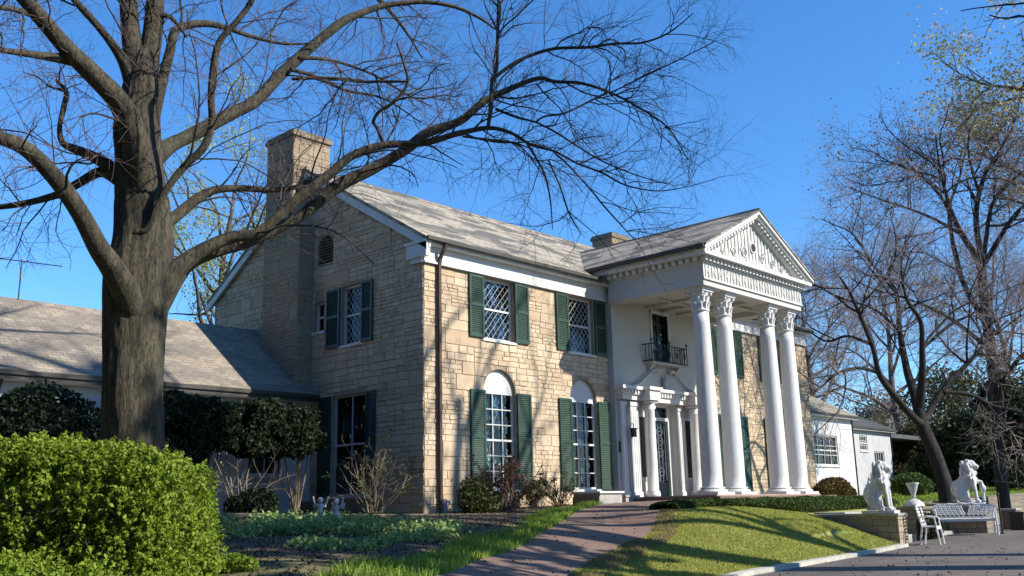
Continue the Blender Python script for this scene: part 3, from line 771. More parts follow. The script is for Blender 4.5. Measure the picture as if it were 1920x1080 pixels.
for sg in (-1, 1):
    rd = MB()
    xe = XC+sg*(W_+OV)
    def q(xx, off, y): return (xx, y, ZA-abs(xx-XC)*sl+off)
    rk.prism([q(xe, -.035, PYF-OV), q(XC, -.035, PYF-OV), q(XC, -.16, PYF-OV), q(xe, -.16, PYF-OV)], (0, .12, 0))
    rk.prism([q(xe, -.161, PYF-.28), q(XC, -.161, PYF-.28), q(XC, -.24, PYF-.28), q(xe-sg*.05, -.24, PYF-.28)], (0, .277, 0))
    rk.prism([q(xe-sg*.3, -.241, PYF-.10), q(XC, -.241, PYF-.10), q(XC, -.36, PYF-.10), q(xe-sg*.3, -.36, PYF-.10)], (0, .097, 0))
    for i in range(17):
        x = XC+sg*(.18+i*.165); z = ZA-abs(x-XC)*sl-.242
        rd.box(x-.045, x+.045, PYF-.22, PYF-.121, z-.10, z)
    rd.prism([q(xe-sg*.3, -.243, PYF-.102), q(XC+sg*.05, -.243, PYF-.102), q(XC+sg*.05, -.34, PYF-.102), q(xe-sg*.3, -.34, PYF-.102)], (0, -.02, 0)); rd.build('raking_dentils', WHITE, man)
rk.build('raking_cornice', WHITE, man)
mb = MB()
for sg in (-1, 1):
    xe = XC+sg*(W_+OV); yb = EY+(ZC-EZ)/SLP; yr = EY+(ZA-EZ)/SLP
    mb.prism([(xe, PYF-OV-.03, ZC), (XC, PYF-OV-.03, ZA), (XC, yr+.12, ZA), (xe, yb+.12, ZC)], (0, 0, -.055))
mb.build('portico_roof', SLATE, man)
MB().tube([(XC, PYF-OV-.03, ZA+.005), (XC, 3.1, ZA+.005)], .045, 6).build('portico_ridge_cap', SLATE, man)
for sg in (-1, 1):
    xe = XC+sg*(W_+OV); MB().box(min(xe, xe+sg*.09), max(xe, xe+sg*.09), PYF-OV+.02, EY+(ZC-EZ)/SLP, ZC-.12, ZC-.015).build('portico_gutter', GUTTER, man)
# columns
def column():
    s = MB(); hgt = 5.07; pr = []
    for i in range(15):
        f = i/14; r = .285-.062*f**1.6; pr.append((r, .20+f*(hgt-.20)))
    s.lathe([(.30, .17), (.29, .195)]+pr, 28)
    c = s.build('column', WHITE_C, man, smooth=True)
    MB().lathe([(.40, .07), (.41, .10), (.385, .135), (.33, .145), (.315, .165), (.345, .18), (.34, .2), (.29, .21)], 28).box(-.43, .43, -.43, .43, 0, .07).build('column_base', WHITE_C, c)
    k = MB().lathe([(.222, 5.05), (.25, 5.08), (.255, 5.11), (.225, 5.13), (.205, 5.2), (.205, 5.4), (.22, 5.52), (.26, 5.62)], 24)
    for j in range(10):
        an = 2*math.pi*j/10; cx, cy = math.cos(an), math.sin(an)
        k.tube([(cx*.20, cy*.20, 5.14), (cx*.215, cy*.215, 5.26), (cx*.24, cy*.24, 5.33), (cx*.27, cy*.27, 5.325), (cx*.275, cy*.275, 5.29)], [.045, .05, .04, .03, .02], 6)
        an += math.pi/10; cx, cy = math.cos(an), math.sin(an)
        k.tube([(cx*.20, cy*.20, 5.28), (cx*.215, cy*.215, 5.43), (cx*.245, cy*.245, 5.50), (cx*.275, cy*.275, 5.48)], [.04, .045, .035, .02], 6)
    for a in range(4):
        an = math.pi/4+a*math.pi/2; k.ball((.31*math.cos(an), .31*math.sin(an), 5.58), (.05, .05, .05), 8, 6)
    k.box(-.28, .28, -.28, .28, 5.63, 5.68).box(-.3, .3, -.3, .3, 5.68, 5.745)
    k.build('capital', WHITE_C, c); return c
c0 = column(); c0.location = (XC-W_+.40, PYF+.40, 0)
for x in (XC-W_+1.615, XC+W_-1.615, XC+W_-.40):
    c = c0.copy(); link(c); c.parent = man; c.location = (x, PYF+.40, 0)
    for ch in [k for k in S.collection.objects if k.parent == c0]:
        d = ch.copy(); link(d); d.parent = c
# ---- entrance
YW = -.2
en = MB()
def pil(mb, x0, x1, y0, y1, z1):
    mb.box(x0-.03, x1+.03, y0-.03, y1, 0, .16).box(x0, x1, y0, y1, .16, z1-.18)
    mb.box(x0-.03, x1+.03, y0-.03, y1, z1-.18, z1-.06)
    n = max(2, int((x1-x0)/.09))
    for i in range(n): 
        xx = x0+(i+.5)*(x1-x0)/n; mb.box(xx-.018, xx+.018, y0-.014, y0-.001, .25, z1-.28)
for sg in (-1, 1):
    a = XD+sg*2.0; b = XD+sg*1.62; pil(en, min(a, b), max(a, b), -.36, YW-.002, 2.86)
    a = XD+sg*.80; b = XD+sg*.64; pil(en, min(a, b), max(a, b), -.28, YW-.002, 2.86)
    a = XD+sg*2.4; b = XD+sg*2.16; pil(en, min(a, b), max(a, b), -.30, YW-.002, 2.86)
en.build('door_pilaster', WHITE, man)
for sg in (-1, 1):
    cx = XD+sg*1.24
    MB().lathe([(.21, 0), (.21, .1), (.19, .13), (.205, .17), (.165, .2), (.168, .9), (.16, 1.8), (.145, 2.55), (.165, 2.58), (.16, 2.62), (.15, 2.66), (.19, 2.78)], 18, cx, -.50).box(cx-.2, cx+.2, -.7, -.3, 2.78, 2.86).build('door_column', WHITE_C, man, smooth=True)
    sd = MB().box(cx-.22, cx+.22, YW-.03, YW-.003, .5, 2.5); sdo = sd.build('sidelight', WHITE, man)
    MB().box(cx-.15, cx+.15, YW-.036, YW-.031, .6, 2.4).build('pane', plain('dark_glass', (.015, .02, .02), (.03, .035, .035), .08), sdo)
e2 = MB().box(XD-2.45, XD+2.45, -.44, YW-.003, 2.862, 3.02).box(XD-2.5, XD+2.5, -.50, YW-.003, 3.02, 3.16).box(XD-2.6, XD+2.6, -.58, YW-.003, 3.16, 3.26)
for sg in (-1, 1): e2.box(XD+sg*1.24-.28, XD+sg*1.24+.28, -.76, -.44, 2.862, 3.16); e2.box(XD+sg*1.24-.34, XD+sg*1.24+.34, -.82, -.58, 3.16, 3.259)
for i in range(32): e2.box(XD-2.4+i*.155-.03, XD-2.4+i*.155+.03, -.54, -.501, 3.06, 3.13)
e2.build('door_entablature', WHITE, man)
pd = MB()
for sg in (-1, 1):
    pts = []
    for j in range(15):
        f = j/14; pts.append((XD+sg*(1.75-1.4*f), -.32, 3.30+.62*(f*f*(3-2*f))))
    pd.tube(pts, .05, 6); pd.ball((XD+sg*.33, -.32, 3.9), .085, 8, 6)
pd.tube([(XD, -.32, 3.26), (XD, -.32, 3.5), (XD, -.32, 3.62), (XD, -.32, 3.8)], [.05, .09, .10, .02], 8)
pd.build('swan_neck_pediment', STUCCO, man)
door = MB().box(XD-.62, XD-.46, .0, .12, 0, 2.86).box(XD+.46, XD+.62, .0, .12, 0, 2.86).box(XD-.46, XD+.46, .01, .11, 2.36, 2.46).box(XD-.46, XD+.46, .01, .11, 2.78, 2.86).build('entrance_frame', WHITE, man)
dr = MB().box(XD-.46, XD-.36, .03, .08, 0, 2.36).box(XD+.36, XD+.46, .03, .08, 0, 2.36).box(XD-.36, XD+.36, .031, .079, 0, .45).box(XD-.36, XD+.36, .031, .079, 2.26, 2.36).box(XD-.36, XD+.36, .031, .079, .95, 1.05)
d_ = dr.build('entrance_door', GREEN_D, man)
MB().box(XD-.36, XD+.36, .05, .055, .45, 2.26).build('door_pane', GLASS, d_)
ir = MB()
for i in range(4):
    x = XD-.27+i*.18; ir.tube([(x, .025, .5), (x, .025, 2.22)], .012, 5)
for z in (1.35, 1.7, 2.0, .75):
    for sg in (-1, 1): ir.tube([(XD+sg*.2*math.sin(j*.45)*(1-j/18), .02, z+.15*math.cos(j*.45)*(1-j/18)) for j in range(16)], .011, 5)
ir.build('door_grille', WHITE, d_)
MB().box(XD-.2, XD+.2, .10, .11, .5, 2.2).build('door_curtain', LACE, d_)
MB().ball((XD-.40, .01, 1.0), .03).build('door_knob', plain('brass', (.6, .4, .12), (.5, .33, .1), .3, metal=1), d_)
MB().box(XD-.46, XD+.46, .05, .055, 2.46, 2.78).build('transom_pane', GLASS, door)
# balcony
bf = MB().box(XD-.52, XD-.44, -.24, -.10, 4.12, 5.80).box(XD+.44, XD+.52, -.24, -.10, 4.12, 5.80).box(XD-.52, XD+.52, -.26, -.11, 5.72, 5.82)
bd = bf.build('balcony_door', WHITE, man)
MB().box(XD-.44, XD+.44, -.09, -.085, 4.16, 5.72).build('pane', GLASS, bd)
mm = MB().box(XD-.025, XD+.025, -.12, -.095, 4.16, 5.72)
for z in (4.6, 5.0, 5.4): mm.box(XD-.44, XD+.44, -.115, -.10, z-.012, z+.012)
mm.box(XD-.44, XD-.40, -.118, -.09, 4.16, 5.72).box(XD+.40, XD+.44, -.118, -.09, 4.16, 5.72)
mm.build('door_bars', GREEN_D, bd)
MB().box(XD-.42, XD+.42, -.03, -.02, 4.16, 5.72).build('door_curtain', plain('brown_curtain', (.10, .085, .05), (.06, .05, .035), .9, 4), bd)
b0, b1, by = XD-1.0, XD+.95, -.55
MB().box(b0+.05, b1-.05, by+.02, YW-.003, 4.06, 4.12).build('balcony_floor', STUCCO, man)
rl = MB()
for z in (4.14, 4.66): rl.tube([(b0, YW, z), (b0, by, z), (b1, by, z), (b1, YW, z)], .02, 5)
for i in range(15):
    x = b0+(b1-b0)*i/14; rl.tube([(x, by, 4.14), (x, by, 4.66)], .014, 5)
    if i % 3 == 1:
        rl.tube([(x+.06*math.cos(j*.6), by, 4.4+.09*math.sin(j*.6)) for j in range(11)], .014, 5)
for y in (-.32, -.44): rl.tube([(b0, y, 4.14), (b0, y, 4.66)], .014, 5); rl.tube([(b1, y, 4.14), (b1, y, 4.66)], .014, 5)
for x in (b0, XD, b1): rl.tube([(x, by, 4.66), (x, by, 4.76)], .014, 5); rl.ball((x, by, 4.78), .04)
rl.build('balcony_railing', IRON, man)
for x in (XD-.75, XD+.7): MB().prism([(x-.06, YW-.004, 4.055), (x-.06, by+.08, 4.055), (x-.06, YW-.004, 3.78)], (.12, 0, 0)).build('balcony_bracket', STUCCO, man)
MB().box(7.46, 7.70, -.24, -.203, 1.30, 1.62).build('plaque', plain('bronze_plaque', (.03, .03, .03), (.05, .045, .04), .4, 8), man)
ln = MB().box(7.82, 7.96, -.52, -.40, 1.75, 1.98).prism([(7.80, -.54, 1.98), (7.98, -.54, 1.98), (7.98, -.38, 1.98), (7.80, -.38, 1.98)], (0, 0, .03)).tube([(7.89, -.46, 2.01), (7.89, -.46, 2.14), (7.89, -.37, 2.14)], .015, 6)
ln.build('wall_lantern', IRON, man)
for sg in (-1, 1): MB().box(XD+sg*1.0-.1, XD+sg*1.0+.1, -.2, -.1, 0, 0)
# ---- left wing
WE_Y, WE_Z, WS = 4.24, 2.93, .69; WR_Y = 7.45; WR_Z = WE_Z+WS*(WR_Y-WE_Y); WX = -16.0
MB().prism([(WX, WE_Y, WE_Z), (-.004, WE_Y, WE_Z), (-.004, WR_Y, WR_Z), (WX, WR_Y, WR_Z)], (0, 0, -.09)).prism([(WX, 2*WR_Y-WE_Y, WE_Z), (-.004, 2*WR_Y-WE_Y, WE_Z), (-.004, WR_Y, WR_Z-.003), (WX, WR_Y, WR_Z-.003)], (0, 0, -.09)).build('wing_roof', SLATE_W, man)
whole = [rect(-1.95, -.85, .75, 1.9), rect(-7.2, -6.2, .8, 2.0)]
fw_ = lambda a, b, d: (a, 4.6+d, b)
pierced(rect(WX, -.003, -.8, 2.84), whole, fw_, .15).build('wing_wall', WINGW, man)
for r_ in whole: window(fw_, r_[0][0], r_[1][0], r_[0][1], r_[2][1], 2, 2, dd=.05)
MB().box(WX, WX+.15, 4.75, 10.5, -.8, 3.0).box(WX, -.2, 10.3, 10.5, -.8, 2.9).box(WX, -.6, 6.0, 6.1, -.8, 2.9).build('wing_rear_wall', WINGW, man)
wf = MB().box(WX, -.004, WE_Y+.03, 4.598, 2.70, 2.76)
wf.build('wing_soffit', WHITE, man)
MB().box(WX, -.004, WE_Y-.05, WE_Y+.03, 2.80, 2.90).box(WX, -.004, WE_Y+.0, WE_Y+.029, 2.70, 2.80).build('wing_gutter', GUTTER, man)
MB().tube([(-8.15, 4.30, 2.8), (-8.15, 4.5, 2.5), (-8.15, 4.53, -.2)], .05, 8).build('wing_downspout', GUTTER, man)
MB().tube([(-1.55, 3.9, -.3), (-1.55, 3.9, 2.7)], .05, 8).build('porch_post', WINGW, man)
# ---- right wings
def gable_block(x0, x1, yf, ze, ridge_y, ridge_z, wm, rm, holes_, pref, ov=.25, hole_cols=4):
    fn = lambda a, b, d: (a, yf+d, b)
    pierced(rect(x0, x1, -.6, ze-.05), holes_, fn, .15).build(pref+'_wall', wm, man)
    yb = 2*ridge_y-yf; zr = ridge_z
    MB().prism([(x1-.003, yf, -.6), (x1-.003, yb, -.6), (x1-.003, yb, ze-.1), (x1-.003, ridge_y, zr-.12), (x1-.003, yf, ze-.1)], (-.15, 0, 0)).box(x0+.2, x1-.3, yf+1.6, yf+1.7, -.6, ze-.1).build(pref+'_end_wall', wm, man)
    sl = (zr-ze)/(ridge_y-yf+ov)
    MB().prism([(x0, yf-ov, ze), (x1+.2, yf-ov, ze), (x1+.2, ridge_y, zr), (x0, ridge_y, zr)], (0, 0, -.08)).prism([(x0, yb+ov, ze), (x1+.2, yb+ov, ze), (x1+.2, ridge_y, zr-.003), (x0, ridge_y, zr-.003)], (0, 0, -.08)).build(pref+'_roof', rm, man)
    MB().box(x0, x1+.2, yf-ov-.06, yf-ov, ze-.10, ze-.01).build(pref+'_gutter', GUTTER, man)
    MB().box(x0, x1+.1, yf-ov+.001, yf-.003, ze-.16, ze-.10).build(pref+'_soffit', WHITE, man)
    for r_ in holes_: window(fn, r_[0][0], r_[1][0], r_[0][1], r_[2][1], hole_cols, 3, dd=.04)
gable_block(HL+.003, 26.3, 1.0, 3.42, 4.5, 5.35, WINGW, ROOF_T, [rect(22.2, 24.6, 1.25, 2.5)], 'east_wing')
gable_block(26.32, 35.3, 3.0, 3.35, 6.2, 4.85, white_mat('shade_greyed_wall', (.46, .47, .48), (.25, .25, .25), .6), SLATE_D, [rect(31.4, 32.3, 2.2, 2.95), rect(33, 34.2, .6, 2.2)], 'service_wing')  # service wing wall colour greyed and mottled to stand in for shade
cp = MB().box(35.6, 49, 3.6, 8.2, 3.06, 3.28)
for x in (37, 42, 48.5): cp.tube([(x, 3.9, -.5), (x, 3.9, 3.06)], .09, 8)
cp.box(36, 48.8, 7.9, 8.1, -.5, 3.05)
cp.build('carport', plain('carport_dark', (.05, .05, .055), (.08, .08, .08), .7), man)
# left-hand antenna on the wing roof
an = thing('tv_antenna', 'thin metal aerial with crossbar standing on the low wing roof', 'antenna', (-6.86, 7.4, 5.05))
MB().tube([(0, 0, 0), (0, 0, 1.1)], .018, 6).build('mast', IRON, an)
MB().tube([(-.75, 0, 1.02), (1.0, 0, 1.08)], .014, 5).tube([(-.5, -.2, 1.02), (-.5, .2, 1.02)], .01, 5).tube([(.1, -.2, 1.05), (.1, .2, 1.05)], .01, 5).build('crossbar', IRON, an)
# planter / cheek walls beside the entrance
pw = thing('cheek_wall', 'low white masonry block with stone side left of the portico steps', 'low wall', (4.7, -1.6, -.5), 0, 'blocks beside the entrance')
MB().box(0, .95, 0, .9, 0, .60).build('block', STEPM, pw)
MB().box(-.04, -.002, -.0, .9, 0, .52).build('stone_side', MS_D, pw)
MB().box(-.06, 1.0, -.05, .94, .6, .65).build('coping', WHITE, pw)
pw = thing('pedestal_block', 'small square white block next to the entrance pilaster', 'low wall', (6.35, -1.2, -.5), 0, 'blocks beside the entrance')
MB().box(0, .6, 0, .85, 0, .50).build('block', STEPM, pw); MB().box(-.03, .63, -.03, .88, .5, .55).build('coping', STEPM, pw)
# ------------------------------------------------------------------ trees
rng = np.random.default_rng(7)
def unit(v): return v/np.maximum(np.linalg.norm(v, axis=-1, keepdims=True), 1e-9)
def smooth_poly(P, k=5):
    """P (n,4) x,y,z,r -> Catmull-Rom"""
    P = np.array(P, float); out = []
    Q = np.vstack([2*P[0]-P[1], P, 2*P[-1]-P[-2]])
    for i in range(1, len(Q)-2):
        p0, p1, p2, p3 = Q[i-1], Q[i], Q[i+1], Q[i+2]
        for t in np.linspace(0, 1, k, endpoint=False):
            out.append(.5*((2*p1)+(-p0+p2)*t+(2*p0-5*p1+4*p2-p3)*t*t+(-p0+3*p1-3*p2+p3)*t**3))
    out.append(P[-1]); out = np.array(out); out[:, 3] = np.maximum(out[:, 3], .004); return out
def tubes(P, Rr, sides):
    """P (N,K,3), Rr (N,K) -> verts, quads"""
    N, K, _ = P.shape
    T = np.empty_like(P); T[:, 1:-1] = P[:, 2:]-P[:, :-2]; T[:, 0] = P[:, 1]-P[:, 0]; T[:, -1] = P[:, -1]-P[:, -2]; T = unit(T)
    mean = unit(P[:, -1]-P[:, 0])
    ref = np.where(np.abs(mean[:, 2:3]) < .8, np.array([[0, 0, 1.]]), np.array([[1., 0, 0]]))[:, None, :]
    A = unit(np.cross(T, ref)); B = np.cross(T, A)
    an = 2*np.pi*np.arange(sides)/sides
    V = P[:, :, None, :]+Rr[:, :, None, None]*(A[:, :, None, :]*np.cos(an)[None, None, :, None]+B[:, :, None, :]*np.sin(an)[None, None, :, None])
    idx = np.arange(N*K*sides).reshape(N, K, sides); nx = np.roll(idx, -1, axis=2)
    F = np.stack([idx[:, :-1], nx[:, :-1], nx[:, 1:], idx[:, 1:]], -1).reshape(-1, 4)
    return V.reshape(-1, 3), F
def tube1(P4, sides=10):
    # parallel transport for one thick limb
    P = P4[:, :3]; K = len(P); T = np.empty_like(P); T[1:-1] = P[2:]-P[:-2]; T[0] = P[1]-P[0]; T[-1] = P[-1]-P[-2]; T = unit(T)
    n = np.cross(T[0], [0, 0, 1.]) if abs(T[0][2]) < .9 else np.cross(T[0], [1., 0, 0]); n = n/np.linalg.norm(n); V = []
    for i in range(K):
        n = n-T[i]*np.dot(n, T[i]); n = n/np.linalg.norm(n); b = np.cross(T[i], n)
        if sides > 30:
            for j in range(sides):
                a = 2*np.pi*j/sides; q = P[i]
                g = abs(noise.noise(Vector((math.cos(a)*7.5, math.sin(a)*7.5, q[2]*.9))))+.5*abs(noise.noise(Vector((math.cos(a)*15, math.sin(a)*15, q[2]*2.2))))
                g2 = noise.noise(Vector((math.cos(a)*1.1, math.sin(a)*1.1, q[2]*.7)))
                rr = P4[i, 3]*(1+.09*g2)+.055*min(g, .5)-.02
                V.append(P[i]+rr*(n*math.cos(a)+b*math.sin(a)))
            continue
        for j in range(sides):
            a = 2*np.pi*j/sides; q = P[i]*1.7
            rr = P4[i, 3]*(1+.10*noise.noise(Vector((q[0]+math.cos(a)*.9, q[1]+math.sin(a)*.9, q[2]*.6))))
            V.append(P[i]+rr*(n*math.cos(a)+b*math.sin(a)))
    idx = np.arange(K*sides).reshape(K, sides); nx = np.roll(idx, -1, axis=1)
    F = np.stack([idx[:-1], nx[:-1], nx[1:], idx[1:]], -1).reshape(-1, 4)
    return np.array(V), F
def spawn(par, rp, per_m, lmin, lmax, t0, out=.9, fwd=.6, up=.15, bias=None, rg=rng):
    """children of parents: par (N,K,3), rp (N,K)"""
    N, K, _ = par.shape; seg = np.linalg.norm(np.diff(par, axis=1), axis=2); Ln = seg.sum(1)
    cnt = rg.poisson(np.maximum(Ln*per_m*(1-t0), .0)); ids = np.repeat(np.arange(N), cnt); n = len(ids)
    if n == 0: return None
    t = t0+(1-t0)*rg.random(n)**.85; x = t*(K-1)*.999; i = x.astype(int); f = (x-i)[:, None]
    p = par[ids, i]*(1-f)+par[ids, np.minimum(i+1, K-1)]*f
    T = unit(par[ids, np.minimum(i+1, K-1)]-par[ids, i]); r = rp[ids, i]*(1-f[:, 0])+rp[ids, np.minimum(i+1, K-1)]*f[:, 0]
    rnd = rg.normal(size=(n, 3)); rnd = unit(rnd-T*(rnd*T).sum(1, keepdims=True))
    d = T*fwd+rnd*out+np.array([0, 0, up]); 
    if bias is not None: d = d+bias
    d = unit(d); ln = (lmin+(lmax-lmin)*rg.random(n))*(1.15-.6*t)
    return p, d, ln, r, Ln[ids]
def shoots(p, d, ln, r0, K, wig, droop, tip=.35, rg=rng):
    n = len(p); P = np.empty((n, K, 3)); P[:, 0] = p; st = (ln/(K-1))[:, None]
    for k in range(1, K):
        d = unit(d+rg.normal(size=(n, 3))*wig+np.array([0, 0, -droop*k/K])); P[:, k] = P[:, k-1]+d*st
    R = r0[:, None]*np.linspace(1, tip, K)[None, :]
    return P, R
def leaves_at(C, size, rg=rng, flat=0., k=4):
    n = len(C); a = unit(rg.normal(size=(n, 3))); b = rg.normal(size=(n, 3)); b = unit(b-a*(a*b).sum(1, keepdims=True))
    if flat: a[:, 2] *= (1-flat); a = unit(a); 
    s = size*(.6+.8*rg.random(n))[:, None]
    V = np.stack([C-a*s*.6, C+b*s*.38, C+a*s*.6, C-b*s*.38], 1)
    return V.reshape(-1, 3)
def grow_crown(limbs, spec, seed=1):
    """limbs: list of (K,4) arrays. spec: list of level dicts. returns verts,faces,tips for each level"""
    rg = np.random.default_rng(seed); out = []; K0 = 14
    P = []; R = []
    for l in limbs:
        q = resample(l, K0); P.append(q[:, :3]); R.append(q[:, 3])
    P = np.array(P); R = np.array(R)
    for s in spec:
        g = spawn(P, R, s['per'], s['l'][0], s['l'][1], s.get('t0', .15), s.get('out', .9), s.get('fwd', .6), s.get('up', .1), s.get('bias'), rg)
        p, d, ln, r, L_ = g
        r0 = np.minimum(r*.7, s['r']*(.6+.8*rg.random(len(p))))
        Pn, Rn = shoots(p, d, ln, r0, s['K'], s.get('wig', .12), s.get('droop', 0), s.get('tip', .4), rg)
        V, F = tubes(Pn, Rn, s.get('sides', 3)); out.append((V, F)); 
        if s.get('only') is None: P, R = Pn, Rn
    return out, P
def merge(parts):
    Vs = []; Fs = []; b = 0
    for V, F in parts: Vs.append(V); Fs.append(F+b); b += len(V)
    return np.vstack(Vs), np.vstack(Fs)
def make_tree(name, label, cat, base, trunk, limbs, spec, bark, twig, seed, group=None, leaf=None, crown_from=None, tsides=18):
    t = thing(name, label, cat, tuple(float(q) for q in base), 0, group)
    V, F = tube1(trunk, tsides); quad_obj('trunk', V, bark, t, F, smooth=True, off=base)
    for l in limbs:
        V, F = tube1(l, 10); quad_obj('limb', V, bark, t, F, smooth=True, off=base)
    src = crown_from if crown_from is not None else limbs
    parts, P = grow_crown(src, spec, seed)
    V, F = merge(parts[:1]); o1 = quad_obj('branches', V, bark, t, F, smooth=True, off=base); o1['kind'] = 'stuff'
    V, F = merge(parts[1:]); tw = quad_obj('twigs', V, twig, t, F, off=base); tw['kind'] = 'stuff'
    if leaf:
        rg = np.random.default_rng(seed+5); tips = P.reshape(-1, 3)
        C = tips[rg.integers(0, len(tips), leaf['n'])]+rg.normal(size=(leaf['n'], 3))*leaf['spread']
        lv = quad_obj('leaves', leaves_at(C, leaf['size'], rg), leaf['mat'], t, shade=rg.random(leaf['n']), off=base); lv['kind'] = 'stuff'
    return t
def px(L, d0, d1=None, extra=.78):
    """photo-measured limb: (u, v, width px) at ranges d0..d1 from the camera -> real limb with true radius"""
    d1 = d0 if d1 is None else d1; n = len(L); out = []
    for i, (u, v, wd) in enumerate(L):
        d = d0+(d1-d0)*i/(n-1); p = at(u, v, d); rr = FW+RT*(u-960)/FPX-UP*(v-540)/FPX
        out.append((*p, .5*extra*wd/FPX*np.linalg.norm(p-CAM)/np.linalg.norm(rr)))
    return smooth_poly(out)
# --- the big foreground tree
D0 = 13.0
tr_pts = [(250, 1010, 150), (249, 930, 124), (248, 850, 114), (249, 760, 110), (250, 680, 112), (252, 600, 118), (258, 520, 124), (268, 450, 108), (266, 380, 98), (262, 300, 86), (258, 240, 84), (264, 190, 72), (268, 140, 56), (270, 105, 30), (270, 85, 4)]
trunk = px(tr_pts, D0, None, .98)
limbs_px = [
 ([(262,640,60),(244,570,66),(214,508,58),(185,465,50),(150,400,44),(100,330,42),(50,280,38),(0,258,34),(-90,225,28),(-220,200,18)], 13.0, 10.4),
 ([(266,380,56),(262,310,66),(246,240,62),(222,190,54),(185,150,48),(130,95,42),(84,42,40),(44,-6,36),(-10,-70,30),(-90,-170,18)], 12.9, 11.2),
 ([(135,112,30),(90,106,22),(40,99,17),(0,94,14),(-90,84,9)], 12.2, 10.8),
 ([(70,30,18),(30,18,14),(0,14,12),(-70,6,8)], 11.8, 11.0),
 ([(250,170,34),(232,118,26),(208,80,20),(180,45,18),(140,0,16),(110,-45,12),(60,-130,8)], 13.0, 12.4),
 ([(262,380,40),(235,345,40),(205,312,34),(172,292,26),(142,280,22),(118,268,16),(112,240,12),(120,200,14),(124,172,12),(105,150,6)], 13.2, 13.8),
 ([(228,340,36),(190,322,26),(150,342,22),(115,362,19),(70,376,16),(30,384,15),(0,388,14),(-90,398,9)], 13.3, 14.2),
 ([(262,330,50),(258,220,56),(250,120,50),(243,40,44),(238,-40,38),(226,-160,26),(200,-300,12)], 13.0, 13.2),
 ([(266,330,50),(272,210,54),(280,110,48),(288,40,44),(296,-50,36),(316,-170,24),(350,-300,10)], 12.9, 13.4),
 ([(258,640,60),(288,575,74),(318,525,62),(350,492,46),(400,470,38),(460,455,30),(510,432,28),(560,408,26),(600,375,30),(640,345,32),(700,316,28),(760,281,25),(800,250,24),(862,227,20),(907,190,18),(960,165,14),(1010,147,11),(1040,153,9),(1089,156,8),(1142,173,6),(1195,200,5),(1253,240,4),(1290,300,2)], 13.0, 14.6),
 ([(262,610,60),(298,548,62),(330,505,48),(372,474,36),(430,446,30),(480,438,24),(520,408,24),(560,372,24),(620,325,24),(660,292,20),(720,272,19),(795,268,16),(853,252,14),(915,240,11),(960,250,8),(995,271,7),(1040,284,6),(1084,307,5),(1129,324,5),(1173,347,4),(1231,358,3),(1284,351,2),(1340,336,2)], 12.9, 13.2),
 ([(915,240,9),(920,195,9),(923,150,9),(931,129,8),(933,67,8),(935,0,7),(938,-60,6),(945,-150,3)], 13.1, 13.4),
 ([(922,150,8),(950,128,9),(987,107,8),(1040,91,8),(1102,89,7),(1151,82,6),(1204,80,5),(1253,62,4),(1300,25,2)], 13.2, 13.9),
 ([(929,204,7),(969,220,6),(1004,229,5),(1040,247,5),(1084,275,4),(1129,302,4),(1195,329,3),(1250,345,2)], 13.1, 13.0),
 ([(1004,229,5),(1022,218,5),(1062,211,5),(1129,178,5),(1155,169,4),(1218,138,4),(1275,111,3),(1340,78,2)], 13.1, 13.8),
 ([(987,268,5),(1018,320,5),(1031,369,4),(1036,430,2)], 13.0, 12.7),
 ([(1040,287,5),(1067,311,5),(1107,355,4),(1133,387,4),(1173,431,3),(1200,460,2)], 13.0, 12.6),
 ([(1028,300,5),(1049,347,4),(1067,400,4),(1090,440,2)], 13.0, 13.2),
 ([(868,256,5),(916,262,6),(960,267,5),(1000,280,3)], 13.0, 12.5),
 ([(720,272,9),(707,240,9),(700,228,8),(711,209,8),(738,191,8),(764,156,7),(756,116,6),(744,80,4)], 13.2, 12.7),
 ([(722,270,5),(743,231,5),(736,205,4)], 13.2, 13.3),
 ([(764,153,6),(729,153,7),(676,153,7),(640,148,8),(590,146,9),(548,148,8)], 12.8, 13.4),
 ([(262,330,40),(296,290,46),(320,272,38),(345,260,34),(400,231,34),(440,210,32),(480,188,30),(524,142,28),(578,93,25),(640,42,21),(684,22,16),(729,9,14),(796,4,11),(853,13,9),(898,33,7),(929,55,4)], 13.1, 15.4),
 ([(560,108,12),(600,110,9),(640,118,7),(700,140,6),(760,175,5),(810,200,3)], 14.2, 14.8),
 ([(545,130,10),(590,143,9),(650,170,7),(720,185,5),(790,230,3)], 14.1, 15.0),
 ([(240,440,22),(256,436,16),(276,429,15),(293,391,16),(311,356,17),(347,311,18),(382,276,19),(397,231,17),(396,178,17),(402,116,17),(413,76,15),(444,40,14),(471,4,12),(490,-40,9),(500,-110,5)], 12.75, 11.9),
 ([(264,450,34),(300,425,34),(330,405,28),(369,373,24),(400,357,20),(444,353,16),(507,356,14),(550,352,11),(600,330,7),(660,300,4)], 13.2, 14.6),
 ([(282,240,34),(300,170,26),(318,100,22),(332,55,20),(382,44,17),(427,53,13),(467,67,10),(533,82,7),(600,80,4)], 13.2, 14.2),
 ([(292,30,14),(315,30,12),(332,45,8),(350,70,5)], 13.1, 13.0),
]
big_limbs = [px(l, a, b) for l, a, b in limbs_px]
bb = trunk[0, :3].copy(); bb[2] = Hf(bb[0], bb[1])-.1
trunk_top = trunk; trunk = np.vstack([[bb[0], bb[1], bb[2]-.2, trunk[0, 3]*1.35], [bb[0], bb[1], bb[2]+.1, trunk[0, 3]*1.15], trunk[1:]]) if trunk[0, 2] > bb[2] else trunk
